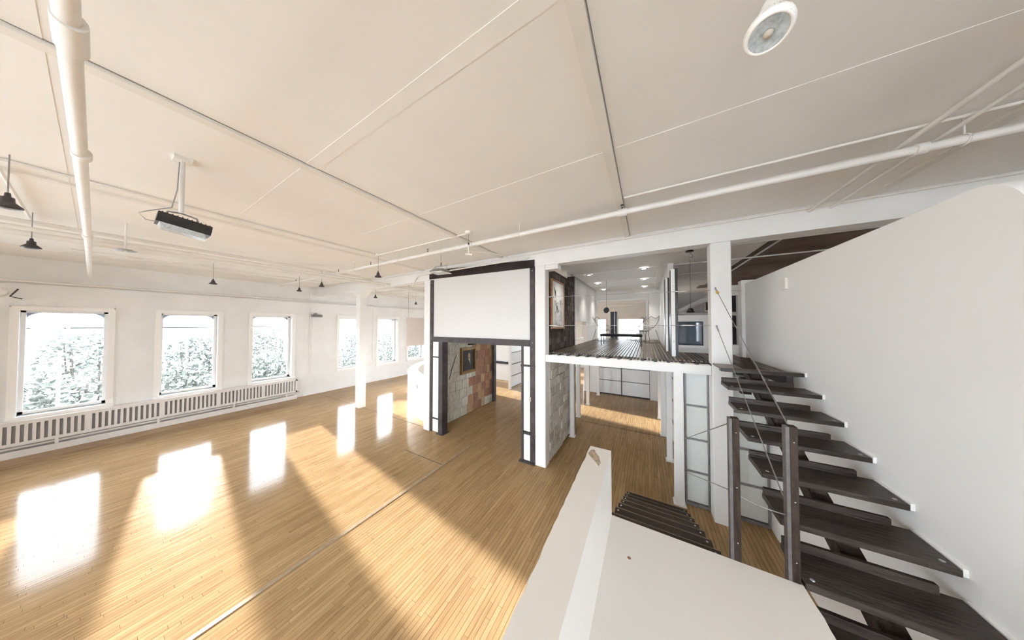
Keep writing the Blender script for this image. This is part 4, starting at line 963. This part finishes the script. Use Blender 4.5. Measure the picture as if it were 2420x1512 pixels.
# floor strips
MB().box(-4.22, -4.16, -2.0, 5.15, 0.0, 0.006).build('trim_2', thresh_m, kind='structure')
MB().box(-5.55, -4.24, 4.07, 4.085, 0.0, 0.002).build('trim_3', seam_m, kind='structure')
MB().box(-13.7, -6.2, 5.27, 5.285, 0.0, 0.002).build('trim_4', seam_m, kind='structure')
MB().box(-2.0, 0.6, 8.28, 8.30, 0.0, 0.003).build('trim_5', seam_m, kind='structure')

# ------------------------------------------------------------------ outdoors
MB().box(-900, 900, -900, 900, -1.55, -1.50).build('ground', snow_m, kind='structure')
b = MB(); rs = random.Random(5); pts = []
for layer, (dist, hh) in enumerate(((-600, 26), (-760, 42))):
    prev = None; vs = []; fs = []
    n = 80
    for k in range(n + 1):
        y_ = -1000 + 2400 * k / n
        h = hh * (0.75 + 0.25 * math.sin(k * 0.5 + layer * 2) + 0.12 * math.sin(k * 1.7))
        vs += [(dist, y_, -0.4), (dist - 30, y_, h), (dist - 120, y_, h * 0.9), (dist - 160, y_, -0.4)]
    for k in range(n):
        for i in range(3): fs.append((4 * k + i, 4 * k + 4 + i, 4 * k + 5 + i, 4 * k + 1 + i))
    b.add(vs, fs, smooth=True)
b.build('hills', hill_m, label='low hazy hills on the horizon beyond the windows', cat='hills', kind='structure')
t = thing('distant_house', (-80, -3.8, -1.5), 'small pale gabled house far beyond the left window', 'house')
MB().prism([(-80, -4.9, -1.5), (-80, -2.7, -1.5), (-80, -2.7, 3.9), (-80, -3.8, 4.6), (-80, -4.9, 3.9)], (-3, 0, 0)).build('walls', house_m, t)
MB().box(-79.99, -79.95, -4.1, -3.5, 1.6, 2.9).build('window', darkglass_m, t)
MB().box(-80.5, -79.9, -2.4, -2.1, -1.5, 3.7).build('side_post', house_m, t)
t = thing('garden_pole', (-15.6, -0.55, -1.5), 'thin white pole outside the left window', 'pole')
MB().tube([(-15.6, -0.55, -1.5), (-15.6, -0.55, 2.5)], 0.03, 8).build('shaft', wall_c, t); MB().lathe([(0.0, 0.05), (0.06, 0.03), (0.20, 0.0), (0, -0.01)], (-15.6, -0.55, 1.25), n=16).build('disc', wall_c, t)

GZ = -1.5
def bush(cx, cy, w, d, top, lab, seed, dens=3000):
    rs = random.Random(seed)
    t = thing('bush', (cx, cy, GZ), lab, 'bush', 'bushes outside the window wall')
    b = MB()
    for k in range(7):
        a = rs.uniform(-w / 2, w / 2) * 0.7
        b.tube([(cx + rs.uniform(-.2, .2), cy + a * 0.5, GZ), (cx + rs.uniform(-.3, .3), cy + a, GZ + (top - GZ) * 0.5), (cx + rs.uniform(-.4, .4), cy + a * 1.1, GZ + (top - GZ) * 0.85)], 0.03, 5)
    b.build('stems', twig_m, t, kind='stuff')
    b = MB(); n = 0
    H = top - GZ
    while n < dens:
        u, v, q = rs.uniform(-1, 1), rs.uniform(-1, 1), rs.random()
        edge = 1.0 - 0.30 * abs(u) ** 3 + 0.07 * math.sin(u * 9 + seed) + 0.05 * math.sin(u * 23 + seed * 2)
        if q > edge: continue
        c = Vector((cx + v * d / 2, cy + u * (w / 2 - 0.16), GZ + q * H))
        s_ = rs.uniform(0.06, 0.16)
        a = Vector((rs.uniform(-1, 1), rs.uniform(-1, 1), rs.uniform(-1, 1))).normalized(); e_ = a.cross(Vector((rs.uniform(-1, 1), rs.uniform(-1, 1), rs.uniform(-1, 1)))).normalized()
        b.add([c - a * s_, c + e_ * s_ * 0.5, c + a * s_, c - e_ * s_ * 0.5], [(0, 1, 2, 3)]); n += 1
    b.build('leaves', leaf_m, t, kind='stuff', recalc=False)
# back row (about 12 m outside) and front row (about 6 m outside), placed where each window looks at them
for i, (y_, w_, tp, lab) in enumerate(((-2.9, 1.9, 1.6, 'low bush of the back row seen through the left part of the first window'), (0.1, 3.6, 3.0, 'tall back row bush seen through the right part of the first window'), (3.4, 2.9, 2.5, 'back row bush seen through the second window under the glare'), (6.5, 3.1, 2.95, 'tall back row bush seen through the third window'), (10.0, 3.8, 2.8, 'back row bush between the third and fourth windows'), (13.8, 3.7, 2.7, 'back row bush seen through the window behind the free standing column'), (17.7, 4.0, 2.75, 'back row bush seen through the fifth window'), (22.0, 4.5, 2.7, 'back row bush seen through the window with the blind'))):
    bush(-26.0, y_, w_, 1.6, tp, lab, 20 + i, int(900 * w_))
for i, (y_, w_, tp, lab) in enumerate(((-1.0, 2.4, 1.3, 'front row bush low in the first window'), (1.8, 2.9, 1.5, 'front row bush low in the second window'), (5.0, 3.2, 1.6, 'front row bush low in the third window'), (9.4, 4.2, 1.4, 'front row bush low in the window behind the free standing column'), (14.6, 5.0, 1.5, 'front row bush low in the fifth window'))):
    bush(-20.0, y_, w_, 1.6, tp, lab, 40 + i, int(800 * w_))

# sampling portals in the window openings (guide the skylight, emit nothing of their own)
def portal(loc, rot, sx, sy):
    l = bpy.data.lights.new('window_portal', 'AREA'); l.shape = 'RECTANGLE'; l.size = sx; l.size_y = sy; l.cycles.is_portal = True
    o = bpy.data.objects.new('window_portal', l); COL.objects.link(o); o.location = loc; o.rotation_euler = rot
for a, c in WIN: portal((XW - 0.27, (a + c) / 2, (ZS + ZH) / 2), (0, -PI / 2, 0), 2.7, c - a - 0.2)
for a, c in wn: portal(((a + c) / 2, YS - 0.05, 2.7), (PI / 2, 0, PI), c - a, 3.5)
for a, c in we_added: portal((XE + 0.05, (a + c) / 2, 2.7), (0, PI / 2, 0), 3.5, c - a)
for a, c in wb: portal(((a + c) / 2, YN + 0.05, 2.35), (PI / 2, 0, 0), c - a, 2.8)
